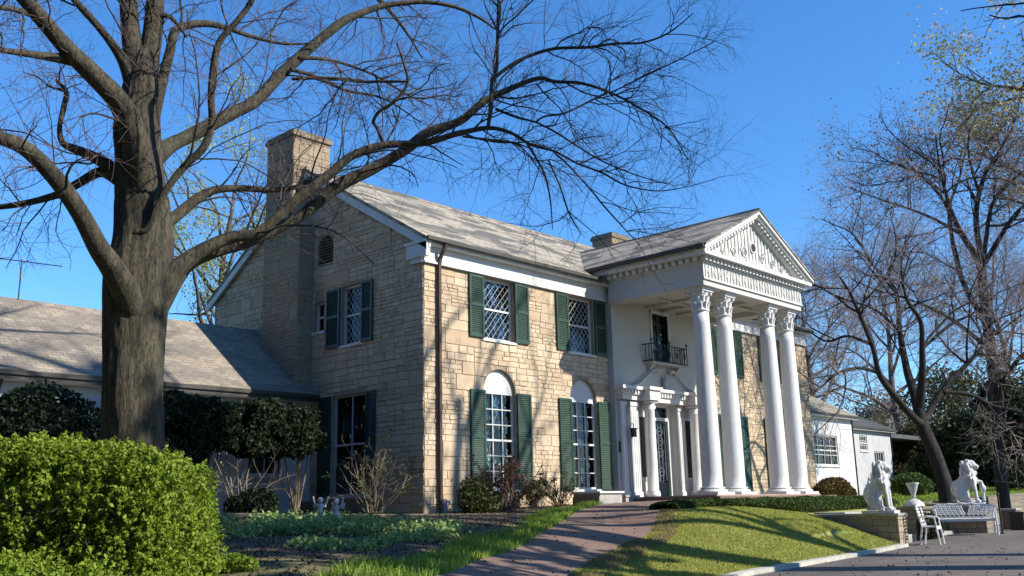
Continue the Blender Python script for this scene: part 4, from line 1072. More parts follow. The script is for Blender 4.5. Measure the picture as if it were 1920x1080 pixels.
spec_big = [dict(per=3.9, l=(.6, 2.2), r=.0135, K=9, wig=.17, droop=.05, sides=4, up=.22, out=.85, fwd=.75, t0=.2, tip=.35),
            dict(per=6.0, l=(.3, 1.15), r=.0068, K=6, wig=.18, droop=.05, sides=3, up=.12, fwd=.7, t0=.12),
            dict(per=8.5, l=(.15, .6), r=.0036, K=4, wig=.18, droop=.04, sides=3, up=.08, fwd=.7, t0=.1, tip=.6)]
# dense resampling of the trunk so that the bark furrows are real relief
trunk = resample(trunk, 150)
# limbs of the crown above the picture, reaching out over the garden
rgu = np.random.default_rng(12); up_l = []
for k, (a_, e_, ln_, r_, z_) in enumerate([(80, .30, 9.5, .19, 8.6), (62, .35, 10, .18, 8.8), (110, .35, 9, .16, 9.0), (92, .45, 10.5, .17, 9.2), (30, .5, 8, .13, 9.8), (150, .5, 7.5, .12, 9.5), (-20, .6, 7, .12, 9.8), (-70, .5, 7, .12, 9.2), (200, .6, 7, .12, 9.6), (70, .75, 9.5, .12, 10.2), (100, .8, 8, .12, 10.5)]):
    d = np.array([math.sin(rad(a_)), math.cos(rad(a_)), e_]); d /= np.linalg.norm(d); p = np.array([bb[0]+.1, bb[1]+.1, z_+1.2]); q = [(*p, r_)]
    for m in range(9):
        d = unit(d+rgu.normal(size=3)*.13+np.array([0, 0, .02])); p = p+d*ln_/9; q.append((*p, r_*(1-(m+1)/9.8)))
    up_l.append(smooth_poly(q, 3))
make_tree('big_oak_tree', 'huge bare oak with thick mossy trunk rising behind the bright hedge', 'tree', bb, trunk, big_limbs+up_l, spec_big, BARK, TWIG, 3, tsides=72)

def proc_tree(base, h, r, seed, n_limb=9, spread=.8, start=.35, lean=(0, 0), limb_len=.6, droop=.05, upb=.7, ti=.35):
    rg = np.random.default_rng(seed); base = np.array(base, float); T = []
    for i in range(9):
        f = i/8; T.append((base[0]+lean[0]*f+rg.normal()*.04*h*f*.3, base[1]+lean[1]*f+rg.normal()*.04*h*f*.3, base[2]-.2+h*.75*f, r*(1.25 if i == 0 else 1)*(1-f*(1-ti*.5))))
    T = smooth_poly(T, 3); L = []
    for k in range(n_limb):
        f = start+(1-start)*(k+.5)/n_limb; i = int(f*(len(T)-1)); a = k*2.4+rg.random(); ln = h*limb_len*(1.1-.5*f)
        d = np.array([math.cos(a)*spread, math.sin(a)*spread, upb+.5*f]); d /= np.linalg.norm(d)
        p = T[i, :3].copy(); q = [(*p, T[i, 3]*.62)]; rr = T[i, 3]*.62
        for s in range(7):
            d = unit(d+rg.normal(size=3)*.16+np.array([0, 0, .06-droop])); p = p+d*ln/7; q.append((*p, rr*(1-(s+1)/7.6)))
        L.append(smooth_poly(q, 3))
    return T, L
# --- two shade trees standing beyond the right edge, their shadows cross the walk and the front
BUD = leaf_mat('buds_olive', (.34, .33, .14), (.46, .42, .20), (.50, .36, .18), .5)
BUD_G = leaf_mat('young_leaves', (.30, .36, .12), (.42, .46, .18), (.48, .46, .24), .5)
sp = [dict(per=1.3, l=(1.0, 3.2), r=.06, K=8, wig=.15, droop=.02, sides=5, t0=.2, up=.3), dict(per=2.6, l=(.5, 1.5), r=.018, K=5, wig=.18, droop=.02, up=.15), dict(per=3.0, l=(.25, .8), r=.009, K=4, wig=.2, droop=.02)]
SHD = leaf_mat('shade_leaf', (.03, .05, .015), (.05, .08, .02), (.08, .11, .03), .3)
for i, (bx_, by_, h, r, sd, lab, lf, sz, st_, ll, mt) in enumerate([
        (.6, -17.4, 19, .55, 11, 'stout shade tree beside the driveway, nearest the camera', 9000, .24, .52, .33, SHD),
        (-2.6, -18.6, 17, .36, 21, 'slimmer shade tree close by the stout one on the driveway side', 5000, .24, .5, .32, SHD),
        (8.4, -16.2, 23, .62, 31, 'bare tree on the driveway side opposite the portico', 0, .1, .34, .36, BUD),
        (5.2, -19.5, 32, .7, 35, 'very tall bare tree across the driveway, third from the viewpoint', 0, .1, .45, .30, BUD),
        (25.8, -9.8, 27, .5, 33, 'budding tree with olive leaves hanging into the upper right corner', 22000, .11, .42, .37, BUD)]):
    z = Hf(bx_, by_); T, L = proc_tree((bx_, by_, z), h, r, sd, 13, .85, st_, limb_len=ll, ti=1.1 if i == 3 else .35)
    make_tree('shade_tree' if i < 4 else 'budding_tree', lab, 'tree', (bx_, by_, z), T, L, sp, BARK_D if i < 4 else BARK_G, TWIG if i < 4 else TWIG_T, sd,
              'shade trees along the driveway' if i < 4 else None, dict(n=lf, spread=.10 if i < 4 else .38, size=sz, mat=mt) if lf else None)

# --- right-hand background trees, traced limbs at true range
def traced_tree(name, label, trunk_px, limbs, dist, spec, bark, twig, seed, leaf=None, dd=0, base_z=None):
    T = px(trunk_px, dist, None, .66); b = T[0, :3].copy(); b[2] = Hf(b[0], b[1]); T[0, 2] = min(T[0, 2], b[2]-.2)
    Ls = [px(l, dist, dist+dz) for l, dz in limbs]
    return make_tree(name, label, 'tree', b, T, Ls, spec, bark, twig, seed, None, leaf)
sp_far = [dict(per=1.7, l=(1.5, 5.4), r=.05, K=9, wig=.16, droop=.02, sides=4, t0=.2, up=.25), dict(per=4.0, l=(.8, 2.6), r=.017, K=5, wig=.18, droop=.02, up=.15, t0=.1), dict(per=4.5, l=(.5, 1.6), r=.0105, K=4, wig=.2, up=.1, tip=.6, t0=.1)]
traced_tree('tall_bare_tree', 'tall bare tree with reddish twigs at the far right edge',
 [(1882, 935, 34), (1872, 850, 31), (1868, 770, 30), (1858, 654, 28), (1845, 563, 27), (1841, 505, 24)],
 [([(1841,505,22),(1830,479,18),(1804,440,14),(1785,400,11),(1770,350,8),(1760,300,5),(1755,260,3)], -3),
  ([(1843,500,18),(1838,470,15),(1830,414,13),(1836,362,11),(1850,320,9),(1869,297,8),(1885,262,6),(1901,239,4)], 2),
  ([(1843,500,14),(1860,470,12),(1895,414,10),(1915,390,8),(1960,350,5),(2010,330,3)], -2),
  ([(1852,610,16),(1830,575,14),(1804,524,12),(1790,470,11),(1785,446,10),(1780,390,8),(1800,330,5),(1810,280,3)], 3),
  ([(1866,760,14),(1890,700,11),(1925,660,9),(1980,640,5)], -2),
  ([(1841,520,12),(1850,440,10),(1862,380,8),(1900,320,6),(1930,250,4)], 4),
  ([(1860,660,12),(1800,610,9),(1750,580,7),(1700,560,5),(1650,545,3)], 2),
  ([(1804,440,9),(1750,410,7),(1700,390,5),(1640,370,4),(1590,350,2)], 3),
  ([(1785,400,8),(1740,340,6),(1690,310,4),(1640,300,2)], -2),
  ([(1836,362,8),(1820,310,6),(1815,270,4),(1820,235,2)], -2)],
 42, sp_far, BARK_D, TWIG_R, 41, dict(n=5000, spread=.3, size=.09, mat=leaf_mat('red_buds', (.30, .17, .16), (.34, .25, .18), (.30, .26, .14), .3)))
traced_tree('spreading_dark_tree', 'dark trunked tree with low spreading crooked limbs behind the lion statues',
 [(1776, 925, 48), (1765, 885, 40), (1748, 840, 38), (1730, 800, 34), (1722, 765, 30)],
 [([(1722,768,26),(1712,730,22),(1700,692,18),(1687,621,13),(1681,550,10),(1655,517,7),(1620,480,4),(1590,460,2)], 3),
  ([(1724,765,24),(1729,710,18),(1729,654,14),(1726,602,11),(1700,560,8),(1690,500,5),(1700,440,3)], -2),
  ([(1728,795,22),(1713,783,18),(1674,738,16),(1648,699,14),(1635,647,11),(1597,556,7),(1575,520,4)], -3),
  ([(1736,800,20),(1739,777,16),(1778,718,13),(1817,679,10),(1850,640,7),(1890,600,4)], 3),
  ([(1648,699,9),(1610,690,8),(1570,700,6),(1535,730,4),(1510,740,2)], -2),
  ([(1635,647,8),(1590,630,6),(1550,640,5),(1515,620,3)], 2),
  ([(1687,621,8),(1640,580,6),(1580,560,5),(1540,540,4),(1510,520,2)], 2),
  ([(1729,654,8),(1780,610,7),(1820,590,5),(1860,560,3)], 2),
  ([(1770,735,10),(1820,740,9),(1860,760,8),(1905,770,6),(1960,790,4)], 2),
  ([(1681,550,7),(1640,500,5),(1600,440,4),(1560,420,3),(1540,410,2)], -2)],
 37, sp_far, BARK_B, TWIG_R, 43)
# pale green tree behind the left chimney
T, L = proc_tree((3.4, 15.2, -.3), 17.5, .3, 51, 13, .75, .3, limb_len=.42, upb=.8)
make_tree('spring_green_tree', 'slender tree with pale new leaves behind the chimney gable', 'tree', (3.4, 15.2, -.3), T, L,
   [dict(per=1.0, l=(1.0, 2.6), r=.035, K=6, wig=.15, sides=4, t0=.15), dict(per=1.6, l=(.5, 1.4), r=.012, K=4, wig=.2), dict(per=1.2, l=(.25, .8), r=.008, K=3, wig=.2)], BARK_G, TWIG_T, 52, None, dict(n=10000, spread=.3, size=.09, mat=BUD_G))
T, L = proc_tree((-13, 24, -.3), 17, .35, 61, 11, .7, .3, limb_len=.42, upb=.9)
make_tree('spring_green_tree', 'budding tree behind the low wing at the left edge', 'tree', (-13, 24, -.3), T, L,
   [dict(per=1.0, l=(1.0, 2.6), r=.035, K=6, wig=.15, sides=4, t0=.15), dict(per=1.6, l=(.5, 1.4), r=.012, K=4, wig=.2), dict(per=1.2, l=(.25, .8), r=.008, K=3, wig=.2)], BARK_G, TWIG, 62, None, dict(n=2200, spread=.16, size=.09, mat=BUD_G))
for q, (x_, y_, h, sd, lab) in enumerate([(34, 6.5, 15, 91, 'hazy bare tree seen just right of the portico columns'), (44, 6, 19, 93, 'hazy bare tree behind the dark spreading tree'), (56, 3, 22, 95, 'hazy bare tree behind the tall bare one')]):
    z = Hf(x_, y_); T, L = proc_tree((x_, y_, z), h, .28, sd, 13, .85, .28, limb_len=.42, upb=.7)
    make_tree('bare_tree', lab, 'tree', (x_, y_, z), T, L, sp_far, BARK_G, TWIG_R, sd, 'hazy bare trees right of the portico')
# leafy background trees at the right
FOL = {'olive': leaf_mat('olive_foliage', (0.032, 0.040, 0.013), (0.072, 0.072, 0.025), (0.115, 0.094, 0.043), .3),
       'brown': leaf_mat('brown_foliage', (.16, .13, .07), (.24, .19, .11), (.30, .25, .14), .3),
       'dark': leaf_mat('dark_foliage', (0.016, 0.025, 0.009), (0.031, 0.045, 0.016), (0.054, 0.068, 0.027), .2)}
def leafy(name, label, u, v_top, d, hw, kind, seed, n=9000, size=.28, group=None):
    rg = np.random.default_rng(seed); b = at(u, 900, d); z0 = Hf(b[0], b[1]); top = at(u, v_top, d)[2]; h = top-z0
    base = np.array([b[0], b[1], z0]); T, L = proc_tree(base, h, max(.12, h*.018), seed, 9, .8, .2, limb_len=.35)
    t = thing(name, label, 'tree', tuple(map(float, base)), 0, 'trees filling the background at the right')
    V, F = merge([tube1(T, 8)]+[tube1(l, 6) for l in L]); quad_obj('trunk', V, BARK_D, t, F, smooth=True, off=base)
    nc = 26; cc = []
    for i in range(nc):
        f = rg.random(); a = rg.random()*6.28; rad_ = hw*(.95-.55*f)*rg.random()**.5
        cc.append((base[0]+math.cos(a)*rad_, base[1]+math.sin(a)*rad_, z0+h*(.14+.8*f)))
    cc = np.array(cc); k = rg.integers(0, nc, n); rr = hw*(.22+.16*rg.random(nc))[k]
    C = cc[k]+unit(rg.normal(size=(n, 3)))*(rr*rg.random(n)**.45)[:, None]
    C[:, 2] = np.maximum(C[:, 2], z0+.3)
    lv = quad_obj('crown', leaves_at(C, size, rg), FOL[kind], t, shade=np.clip(.25*rg.random(nc)[k]*2+.5*rg.random(n), 0, 1), off=base)
    lv['kind'] = 'stuff'; return t
for i, a in enumerate([
 ('far_tree', 'brownish leafing tree just right of the white service wing roof', 1640, 752, 74, 4.4, 'brown'),
 ('far_tree', 'brown hazy tree behind the carport roof', 1700, 745, 80, 5.0, 'brown'),
 ('far_tree', 'olive tree standing between the dark spreading trunk and the tall bare tree', 1800, 690, 66, 4.6, 'olive'),
 ('evergreen_tree', 'dark evergreen filling the lower right edge behind the tall bare trunk', 1915, 720, 56, 3.2, 'dark'),
 ('evergreen_tree', 'low dark evergreen behind the second lion statue', 1830, 785, 54, 3.2, 'dark'),
 ('evergreen_tree', 'low dark evergreen beside the spreading trunk', 1745, 800, 62, 3.0, 'olive'),
 ('far_tree', 'hazy olive tree beyond the right picture edge', 1960, 640, 70, 4.5, 'olive'),
 ]): leafy(*a, seed=70+i, n=9000 if a[6] != 'dark' else 20000, size=.17 if a[6] != 'dark' else .2)
# belt of unseen evergreens added to cut skylight on gable and portico
def belt(name, label, x, y, h, hw, seed):
    rg = np.random.default_rng(seed); z0 = Hf(x, y); t = thing(name, label, 'tree', (x, y, z0), 0, 'added unseen evergreens blocking skylight')
    MB().tube([(0, 0, -.3), (0, 0, h*.5), (0, 0, h*.92)], [.4, .3, .08], 8).build('trunk', BARK_D, t)
    n = 5200; f = rg.random(n)**.8; a = rg.random(n)*6.283; rr = hw*(1.05-f)**.6*(.55+.45*rg.random(n))
    C = np.stack([np.cos(a)*rr, np.sin(a)*rr, h*(.06+.94*f)], 1); lv = quad_obj('crown', leaves_at(C, 1.0, rg), FOL['dark'], t, shade=rg.random(n)); lv['kind'] = 'stuff'
for i, (x_, y_, h, hw, lab) in enumerate([(-16.5, 15, 16, 3.8, 'added unseen sky-blocking evergreen behind the far end of the low wing'), (-20.5, 8.5, 18, 4.2, 'added unseen sky-blocking evergreen at the west end of the low wing'), (-21, 2, 18, 4.4, 'added unseen sky-blocking evergreen west of the garden bed'),
        (-21.5, -4.5, 17, 4.4, 'added unseen sky-blocking evergreen west of the big oak'), (-24, -11, 18, 4.6, 'added unseen sky-blocking evergreen west of the viewpoint'), (-29, -18, 19, 5, 'added unseen sky-blocking evergreen left behind the viewpoint'),
        (-28, -27, 19, 5, 'added unseen sky-blocking evergreen behind the viewpoint'), (-20, -35, 18, 5, 'added unseen sky-blocking evergreen across the driveway behind the viewpoint'), (-9, -38, 15, 5, 'added unseen sky-blocking evergreen on the far side of the driveway'),
        (-26, 14, 20, 5, 'added unseen sky-blocking evergreen beyond the wing and the lawn')]):
    belt('evergreen_tree', lab, x_, y_, h, hw, 200+i)
# ------------------------------------------------------------------ shrubs
def lump(p, s=1.0): return noise.noise(Vector(p)*s)
def leafy_mass(name, label, cat, base, centers, n, size, mat, seed, core=None, group=None, shell=.75, flatbox=None, stems=None, part='foliage', zmin=None):
    """centers: list of (cx,cy,cz,rx,ry,rz) relative to base"""
    rg = np.random.default_rng(seed); t = thing(name, label, cat, base, 0, group)
    cs = np.array(centers, float); w_ = (cs[:, 3]*cs[:, 4]+cs[:, 3]*cs[:, 5]+cs[:, 4]*cs[:, 5]); k = rg.choice(len(cs), n, p=w_/w_.sum())
    d = unit(rg.normal(size=(n, 3))); rr = shell+(1.06-shell)*rg.random(n)**.6
    if flatbox: d = np.sign(d)*np.abs(d)**flatbox; d = d/np.maximum(np.abs(d).max(1, keepdims=True), (np.abs(d)**4).sum(1, keepdims=True)**.25)
    C = d*rr[:, None]*cs[k, 3:6]
    nz = np.array([lump((c[0]*2.2+seed, c[1]*2.2, c[2]*2.2)) + .5*lump((c[0]*6+seed, c[1]*6, c[2]*6)) for c in (C+cs[k, :3])])
    C = C*(1+.10*nz)[:, None]+cs[k, :3]
    if zmin is not None: C = C[C[:, 2] > zmin]
    sh = np.clip(rg.random(len(C))*.75+.25*(nz[:len(C)]+.5), 0, 1)
    lv = quad_obj(part, leaves_at(C, size, rg), mat, t, shade=sh); lv['kind'] = 'stuff'
    if core:
        mb = MB()
        for c in cs: mb.ball(c[:3], (c[3]*core, c[4]*core, c[5]*core), 16, 10)
        if flatbox:
            mb.v = [tuple(v) for v in mb.v]
        mb.build('inner_growth', BARK_D, t, smooth=True)
    if stems:
        mb = MB(); rs = random.Random(seed)
        for (x0, y0, x1, y1, z1, r) in stems:
            mb.tube([(x0, y0, -.1), ((x0*2+x1)/3+rs.uniform(-.05, .05), (y0*2+y1)/3, z1*.4), (x1, y1, z1)], [r, r*.8, r*.6], 6)
        mb.build('stem', TWIG_T, t)
    return t
BRIGHT = leaf_mat('bright_hedge_leaf', (.055, .105, .012), (.19, .27, .024), (.36, .44, .06), .35, .6)
BOX = leaf_mat('dark_boxwood_leaf', (0.009, 0.017, 0.007), (0.017, 0.030, 0.012), (0.040, 0.054, 0.025), .2, .6)
MID = leaf_mat('shrub_leaf', (0.036, 0.054, 0.014), (0.065, 0.086, 0.022), (0.122, 0.122, 0.036), .3)
HEDGE = leaf_mat('low_hedge_leaf', (0.029, 0.054, 0.011), (0.054, 0.094, 0.020), (0.094, 0.137, 0.032), .3, .75)
ORNG = leaf_mat('orange_leaf', (0.180, 0.086, 0.029), (0.245, 0.144, 0.043), (0.115, 0.130, 0.036), .35)
def mass_box(n, x0, x1, y0, y1, z0, z1, rg, rough=.12, depth=.28, pw=5):
    """points in the outer skin of a rounded lumpy block"""
    P = np.stack([rg.uniform(-1, 1, n*3), rg.uniform(-1, 1, n*3), rg.uniform(-1, 1, n*3)], 1)
    q = (np.abs(P)**pw).sum(1)**(1/pw)
    s = unit(P); f = np.array([lump((p[0]*3, p[1]*3, p[2]*3)) + .6*lump((p[0]*8, p[1]*8, p[2]*8)) for p in P[:0]]) if False else None
    m = (q < 1) & (q > 1-depth); P = P[m][:n]; q = q[m][:n]
    hx = np.array([(x1-x0)/2, (y1-y0)/2, (z1-z0)/2]); c = np.array([(x0+x1)/2, (y0+y1)/2, (z0+z1)/2])
    W = P*hx
    nz = np.array([lump((p[0]*1.8, p[1]*1.8, p[2]*1.8))+.55*lump((p[0]*5, p[1]*5, p[2]*5)) for p in W])
    W = W+unit(P)*(nz*rough)[:, None]
    return W+c, nz
def hedge_block(name, label, cat, x0, x1, y0, y1, z0, z1, n, size, mat, seed, rough=.12, rz=0, pivot=None, core=.8, depth=.28, stems=None, group=None, pw=5, sprig=None):
    rg = np.random.default_rng(seed); base = ((x0+x1)/2, (y0+y1)/2, z0) if pivot is None else pivot
    t = thing(name, label, cat, base, rz, group)
    hx, hy = (x1-x0)/2, (y1-y0)/2
    C, nz = mass_box(n, -hx, hx, -hy, hy, 0, z1-z0, rg, rough, depth, pw)
    sh = np.clip(rg.random(len(C))*.7+.35*(nz+.45), 0, 1)
    if sprig:
        k_, ln_ = sprig; c0 = np.array([0, 0, (z1-z0)/2]); out = unit((C-c0)/np.array([hx, hy, (z1-z0)/2])**1.5)
        out = unit(out*.8+rg.normal(size=C.shape)*.35+np.array([0, 0, .45])); tt = rg.random((len(C), k_))
        L_ = ln_*(.5+rg.random(len(C)))[:, None]
        Q = C[:, None, :]+out[:, None, :]*(tt*L_)[..., None]+rg.normal(size=(len(C), k_, 3))*(.016*(1.15-tt))[..., None]
        sh = np.clip(.15+.45*tt+.25*rg.random((len(C), k_))+.2*(sh[:, None]-.5), 0, 1).ravel(); C = Q.reshape(-1, 3)
    V = leaves_at(C, size, rg)
    lv = quad_obj('foliage', V, mat, t, shade=sh); lv['kind'] = 'stuff'
    if core:
        mb = MB(); hh = (z1-z0)/2; b = len(mb.v)
        mb.ball((0, 0, hh), (1, 1, 1), 24, 16); vv = []
        for v in mb.v:
            p = np.array(v)-np.array([0, 0, hh]); m = (np.abs(p)**pw).sum()**(1/pw); p = p/max(m, 1e-6); vv.append((p[0]*hx*core, p[1]*hy*core, hh+p[2]*hh*core))
        mb.v = vv; mb.build('inner_growth', mat if False else CORE, t, smooth=True)
    if stems:
        mb = MB(); rs = random.Random(seed)
        for (xa, ya, xb, yb, zb_, r) in stems: mb.tube([(xa, ya, -1.6 if False else stems_z), ((xa+xb)/2+rs.uniform(-.05, .05), (ya+yb)/2, (zb_+stems_z)/2), (xb, yb, zb_)], [r, r*.8, r*.6], 6)
        mb.build('stem', TWIG_T, t)
    return t
CORE = plain('hedge_core', (.035, .05, .012), (.02, .03, .01), .95, 12)
# bright rounded hedge in the left foreground
import itertools
hb = at(180, 1000, 7.1); rzv = math.atan2(RT[1], RT[0])
gz = Hf(hb[0], hb[1])
hedge_block('bright_hedge', 'large rounded yellow-green hedge filling the lower left corner', 'hedge', hb[0]-2.0, hb[0]+.92, hb[1]-.75, hb[1]+.75, gz-.2, .15, 18000, .0215, BRIGHT, 5, rough=.09, rz=rzv,
            pivot=(float(hb[0]-RT[0]*.84), float(hb[1]-RT[1]*.84), gz-.2), core=.66, depth=.14, pw=8, sprig=(28, .075), group='bright hedges')
pb = at(15, 1060, 5.6); gz = Hf(pb[0], pb[1])
hedge_block('bright_hedge', 'small clump of yellow-green leaves at the bottom left corner in front of the large hedge', 'hedge', -.55, .55, -.35, .35, -.2+gz, gz+.93, 3000, .022, BRIGHT, 6, rough=.07, rz=rzv, pivot=(float(pb[0]), float(pb[1]), gz-.2), core=.7, sprig=(30, .09), group='bright hedges')
p = ground_at(432, 1072); leafy_mass('bright_shrublet', 'tiny bright green plant at the foot of the large hedge', 'shrub', tuple(map(float, p)), [(0, 0, .08, .22, .2, .12), (.12, -.1, .06, .15, .15, .1)], 2200, .04, BRIGHT, 8)
# dark round bush left
leafy_mass('round_bush', 'dark rounded evergreen bush left of the big trunk', 'bush', (-9.75, -2.0, -.65), [(0, 0, 1.35, 1.0, .95, 1.05), (-.7, .3, 1.0, .8, .7, .9), (.75, .3, .95, .65, .6, .85)], 22000, .07, BOX, 9, core=.8)
# clipped dark shrubs on stems in front of the wing
stems_z = -1.3
hedge_block('clipped_shrub', 'dark clipped shrub on bare stems just right of the big trunk', 'shrub', -5.9, -3.3, 2.5, 3.7, 1.2, 2.42, 20000, .075, BOX, 12, core=.62, rough=.28, stems=[(.4, 0, .2, .1, .3, .03), (.55, .1, .8, 0, .3, .035), (.5, -.1, .45, -.2, .3, .03), (.6, 0, 1.1, .1, .3, .025)], group='clipped shrubs before the wing')
hedge_block('clipped_shrub', 'dark clipped shrub on bare stems next to the stone gable', 'shrub', -3.3, -1.05, 2.3, 3.5, 1.2, 2.36, 19000, .075, BOX, 13, core=.62, rough=.30, stems=[(.5, 0, .2, .1, .3, .03), (.6, .1, .7, 0, .3, .035), (.55, -.1, .5, -.2, .3, .03), (.65, 0, 1.0, .1, .3, .025)], group='clipped shrubs before the wing')
leafy_mass('hanging_shrub', 'drooping dark foliage beneath the clipped shrub by the white wall', 'shrub', (-5.0, 2.9, .2), [(0, 0, .8, .9, .5, .6), (.55, 0, .45, .4, .35, .35)], 5000, .07, BOX, 14)
leafy_mass('low_dark_shrub', 'low dark leafy shrub against the white wing wall', 'shrub', (-2.9, 2.6, -.3), [(0, 0, .32, .5, .42, .34), (-.4, .1, .25, .35, .3, .25)], 4200, .07, BOX, 15)
leafy_mass('olive_shrub', 'yellowish olive shrub at the foot of the downspout', 'shrub', (.85, -.9, -.38), [(0, 0, .42, .46, .42, .46), (.3, -.05, .3, .35, .35, .35)], 4600, .055, MID, 16, shell=.4, stems=[(0, 0, .2, .1, .5, .02), (0, 0, -.2, .05, .5, .02), (.05, 0, .1, -.2, .45, .02)])
# twiggy bare shrubs
def twiggy(name, label, base, h, spread, n, seed, mat, leaf=None, r=.02, per2=7, droop=.05, nlev=2):
    rg = np.random.default_rng(seed); base = np.array(base, float); t = thing(name, label, 'shrub', tuple(map(float, base)), 0, 'twiggy shrubs along the house')
    a = rg.random(n)*6.283; d = np.stack([np.cos(a)*spread, np.sin(a)*spread, .6+.6*rg.random(n)], 1)
    p = base+rg.normal(size=(n, 3))*np.array([.06, .06, 0])-np.array([0, 0, .05])
    P, R = shoots(p, unit(d), h*(.7+.5*rg.random(n)), r*(.6+.6*rg.random(n)), 8, .13, droop, .35, rg)
    V, F = tubes(P, R, 5); quad_obj('stems', V, mat, t, F, off=base)
    out = []
    for per, l0, l1, rr in ((per2, h*.2, h*.5, r*.35), (per2*1.3, h*.08, h*.22, r*.22))[:nlev]:
        g = spawn(P, R, per, l0, l1, .25, .8, .8, .1, None, rg); q, dd, ln, r_, _ = g
        P, R = shoots(q, dd, ln, np.minimum(r_, rr), 4, .18, .02, .5, rg); out.append(tubes(P, R, 3))
    V, F = merge(out); k = quad_obj('twigs', V, mat, t, F, off=base); k['kind'] = 'stuff'
    if leaf:
        tp = P.reshape(-1, 3); C = tp[rg.integers(0, len(tp), leaf[0])]+rg.normal(size=(leaf[0], 3))*.03
        k = quad_obj('leaves', leaves_at(C, leaf[1], rg), leaf[2], t, shade=rg.random(leaf[0]), off=base); k['kind'] = 'stuff'
    return t
twiggy('bare_shrub', 'tall bare tan shrub with arching twigs against the shaded gable wall', (-1.05, .55, -.36), 1.65, .62, 24, 21, TWIG_T, (700, .05, MID), r=.022, per2=4)
twiggy('thin_stemmed_shrub', 'slender pale stems standing before the white wing wall', (-3.3, 2.8, -.28), 1.7, .25, 9, 22, TWIG_T, None, r=.022, per2=3)
twiggy('thin_stemmed_shrub', 'slender stems near the side door, left of the pale statuettes', (-1.5, 3.1, -.28), 1.7, .22, 8, 23, TWIG_T, None, r=.02, per2=3)
twiggy('red_twig_shrub', 'reddish twiggy shrub before the first arched window', (2.05, -.75, -.34), 1.35, .5, 24, 24, TWIG_RD, (1500, .055, leaf_mat('red_leaf', (.16, .045, .035), (.2, .09, .05), (.12, .12, .05), .3)), r=.016, per2=6)
twiggy('red_twig_shrub', 'low pinkish twiggy shrub between the two arched windows', (3.95, -.85, -.26), .95, .55, 24, 25, TWIG_RD, (700, .045, MID), r=.015, per2=6)
twiggy('red_twig_shrub', 'greenish twiggy shrub under the second arched window', (3.2, -.75, -.28), .75, .7, 18, 26, TWIG_T, (1500, .05, MID), r=.013, per2=6)
leafy_mass('orange_bush', 'rounded orange and green bush beside the right end of the portico', 'bush', (19.6, -1.0, -.3), [(0, 0, .45, .75, .6, .5), (-.5, .1, .35, .5, .5, .4), (.7, .0, .3, .5, .5, .35)], 6000, .085, ORNG, 31)
leafy_mass('low_dark_shrub', 'dark small-leaved shrub at the foot of the garden steps beside the chair', 'shrub', (11.9, -7.25, -1.35), [(0, 0, .35, .42, .25, .38), (.5, .05, .3, .35, .22, .32)], 3500, .06, BOX, 35)
leafy_mass('garden_bush', 'green and reddish bush on the lawn behind the urn', 'bush', (36.0, 1.6, .1), [(0, 0, .8, 1.6, 1.2, .9), (1.5, .3, .6, 1.2, 1, .7)], 5000, .14, leaf_mat('bush_leaf', (.07, .13, .03), (.13, .18, .05), (.3, .16, .1), .3), 32)
leafy_mass('garden_bush', 'bright green bush left of the urn, behind the first lion', 'bush', (26.5, -1.2, 0), [(0, 0, .4, 1.0, .7, .45), (1.3, .2, .35, .9, .6, .4)], 4500, .10, HEDGE, 33)
# low clipped hedge along the top of the lawn: one hedge
t = thing('low_hedge', 'long low green hedge running in front of the portico columns', 'hedge', (8.0, -4.5, -.45))
rg = np.random.default_rng(77); n = 38000
s = rg.random(n); X_ = 3.3+s*12.2; yc = -4.5-.15*np.sin(X_*.9)
zt = np.interp(X_, [3.3, 4.5, 9, 13.5, 15.5], [-.20, -.14, -.13, -.10, -.2]); wv = .05*np.array([lump((x*2.1, 0, 0)) for x in X_])
a = rg.random(n)*math.pi; rr = .75+.3*rg.random(n)
gz = H(X_, yc); yy = yc-.42*np.cos(a)*rr; z_ = gz+(zt-gz+wv)*np.sin(a)**.6*rr
lv = quad_obj('foliage', leaves_at(np.stack([X_, yy, z_], 1), .062, rg), HEDGE, t, shade=rg.random(n), off=(8.0, -4.5, -.45)); lv['kind'] = 'stuff'
# ground-cover plants in the left bed
GC = leaf_mat('groundcover_leaf', (0.132, 0.227, 0.058), (0.267, 0.379, 0.115), (0.491, 0.568, 0.267), .35)
rg = np.random.default_rng(90); Cs = []
for (u0, u1, v0, v1, n, hh) in [(480, 640, 978, 1004, 64, .16), (640, 790, 985, 1004, 56, .16), (790, 850, 988, 1014, 22, .14), (560, 700, 1022, 1034, 12, .10), (690, 780, 1008, 1020, 8, .1), (408, 470, 985, 1010, 8, .2)]:
    for _ in range(n):
        u = rg.uniform(u0, u1); v = rg.uniform(v0, v1); p = ground_at(u, v); m = 90
        Cs.append(p+rg.normal(size=(m, 3))*np.array([.13, .13, hh*.45])+np.array([0, 0, hh*.45]))
Cs = np.vstack(Cs)
tag(quad_obj('ground_cover_plants', leaves_at(Cs, .065, rg), GC, shade=rg.random(len(Cs))), 'low light-green ground cover plants in the shaded left bed', 'ground cover', kind='stuff')
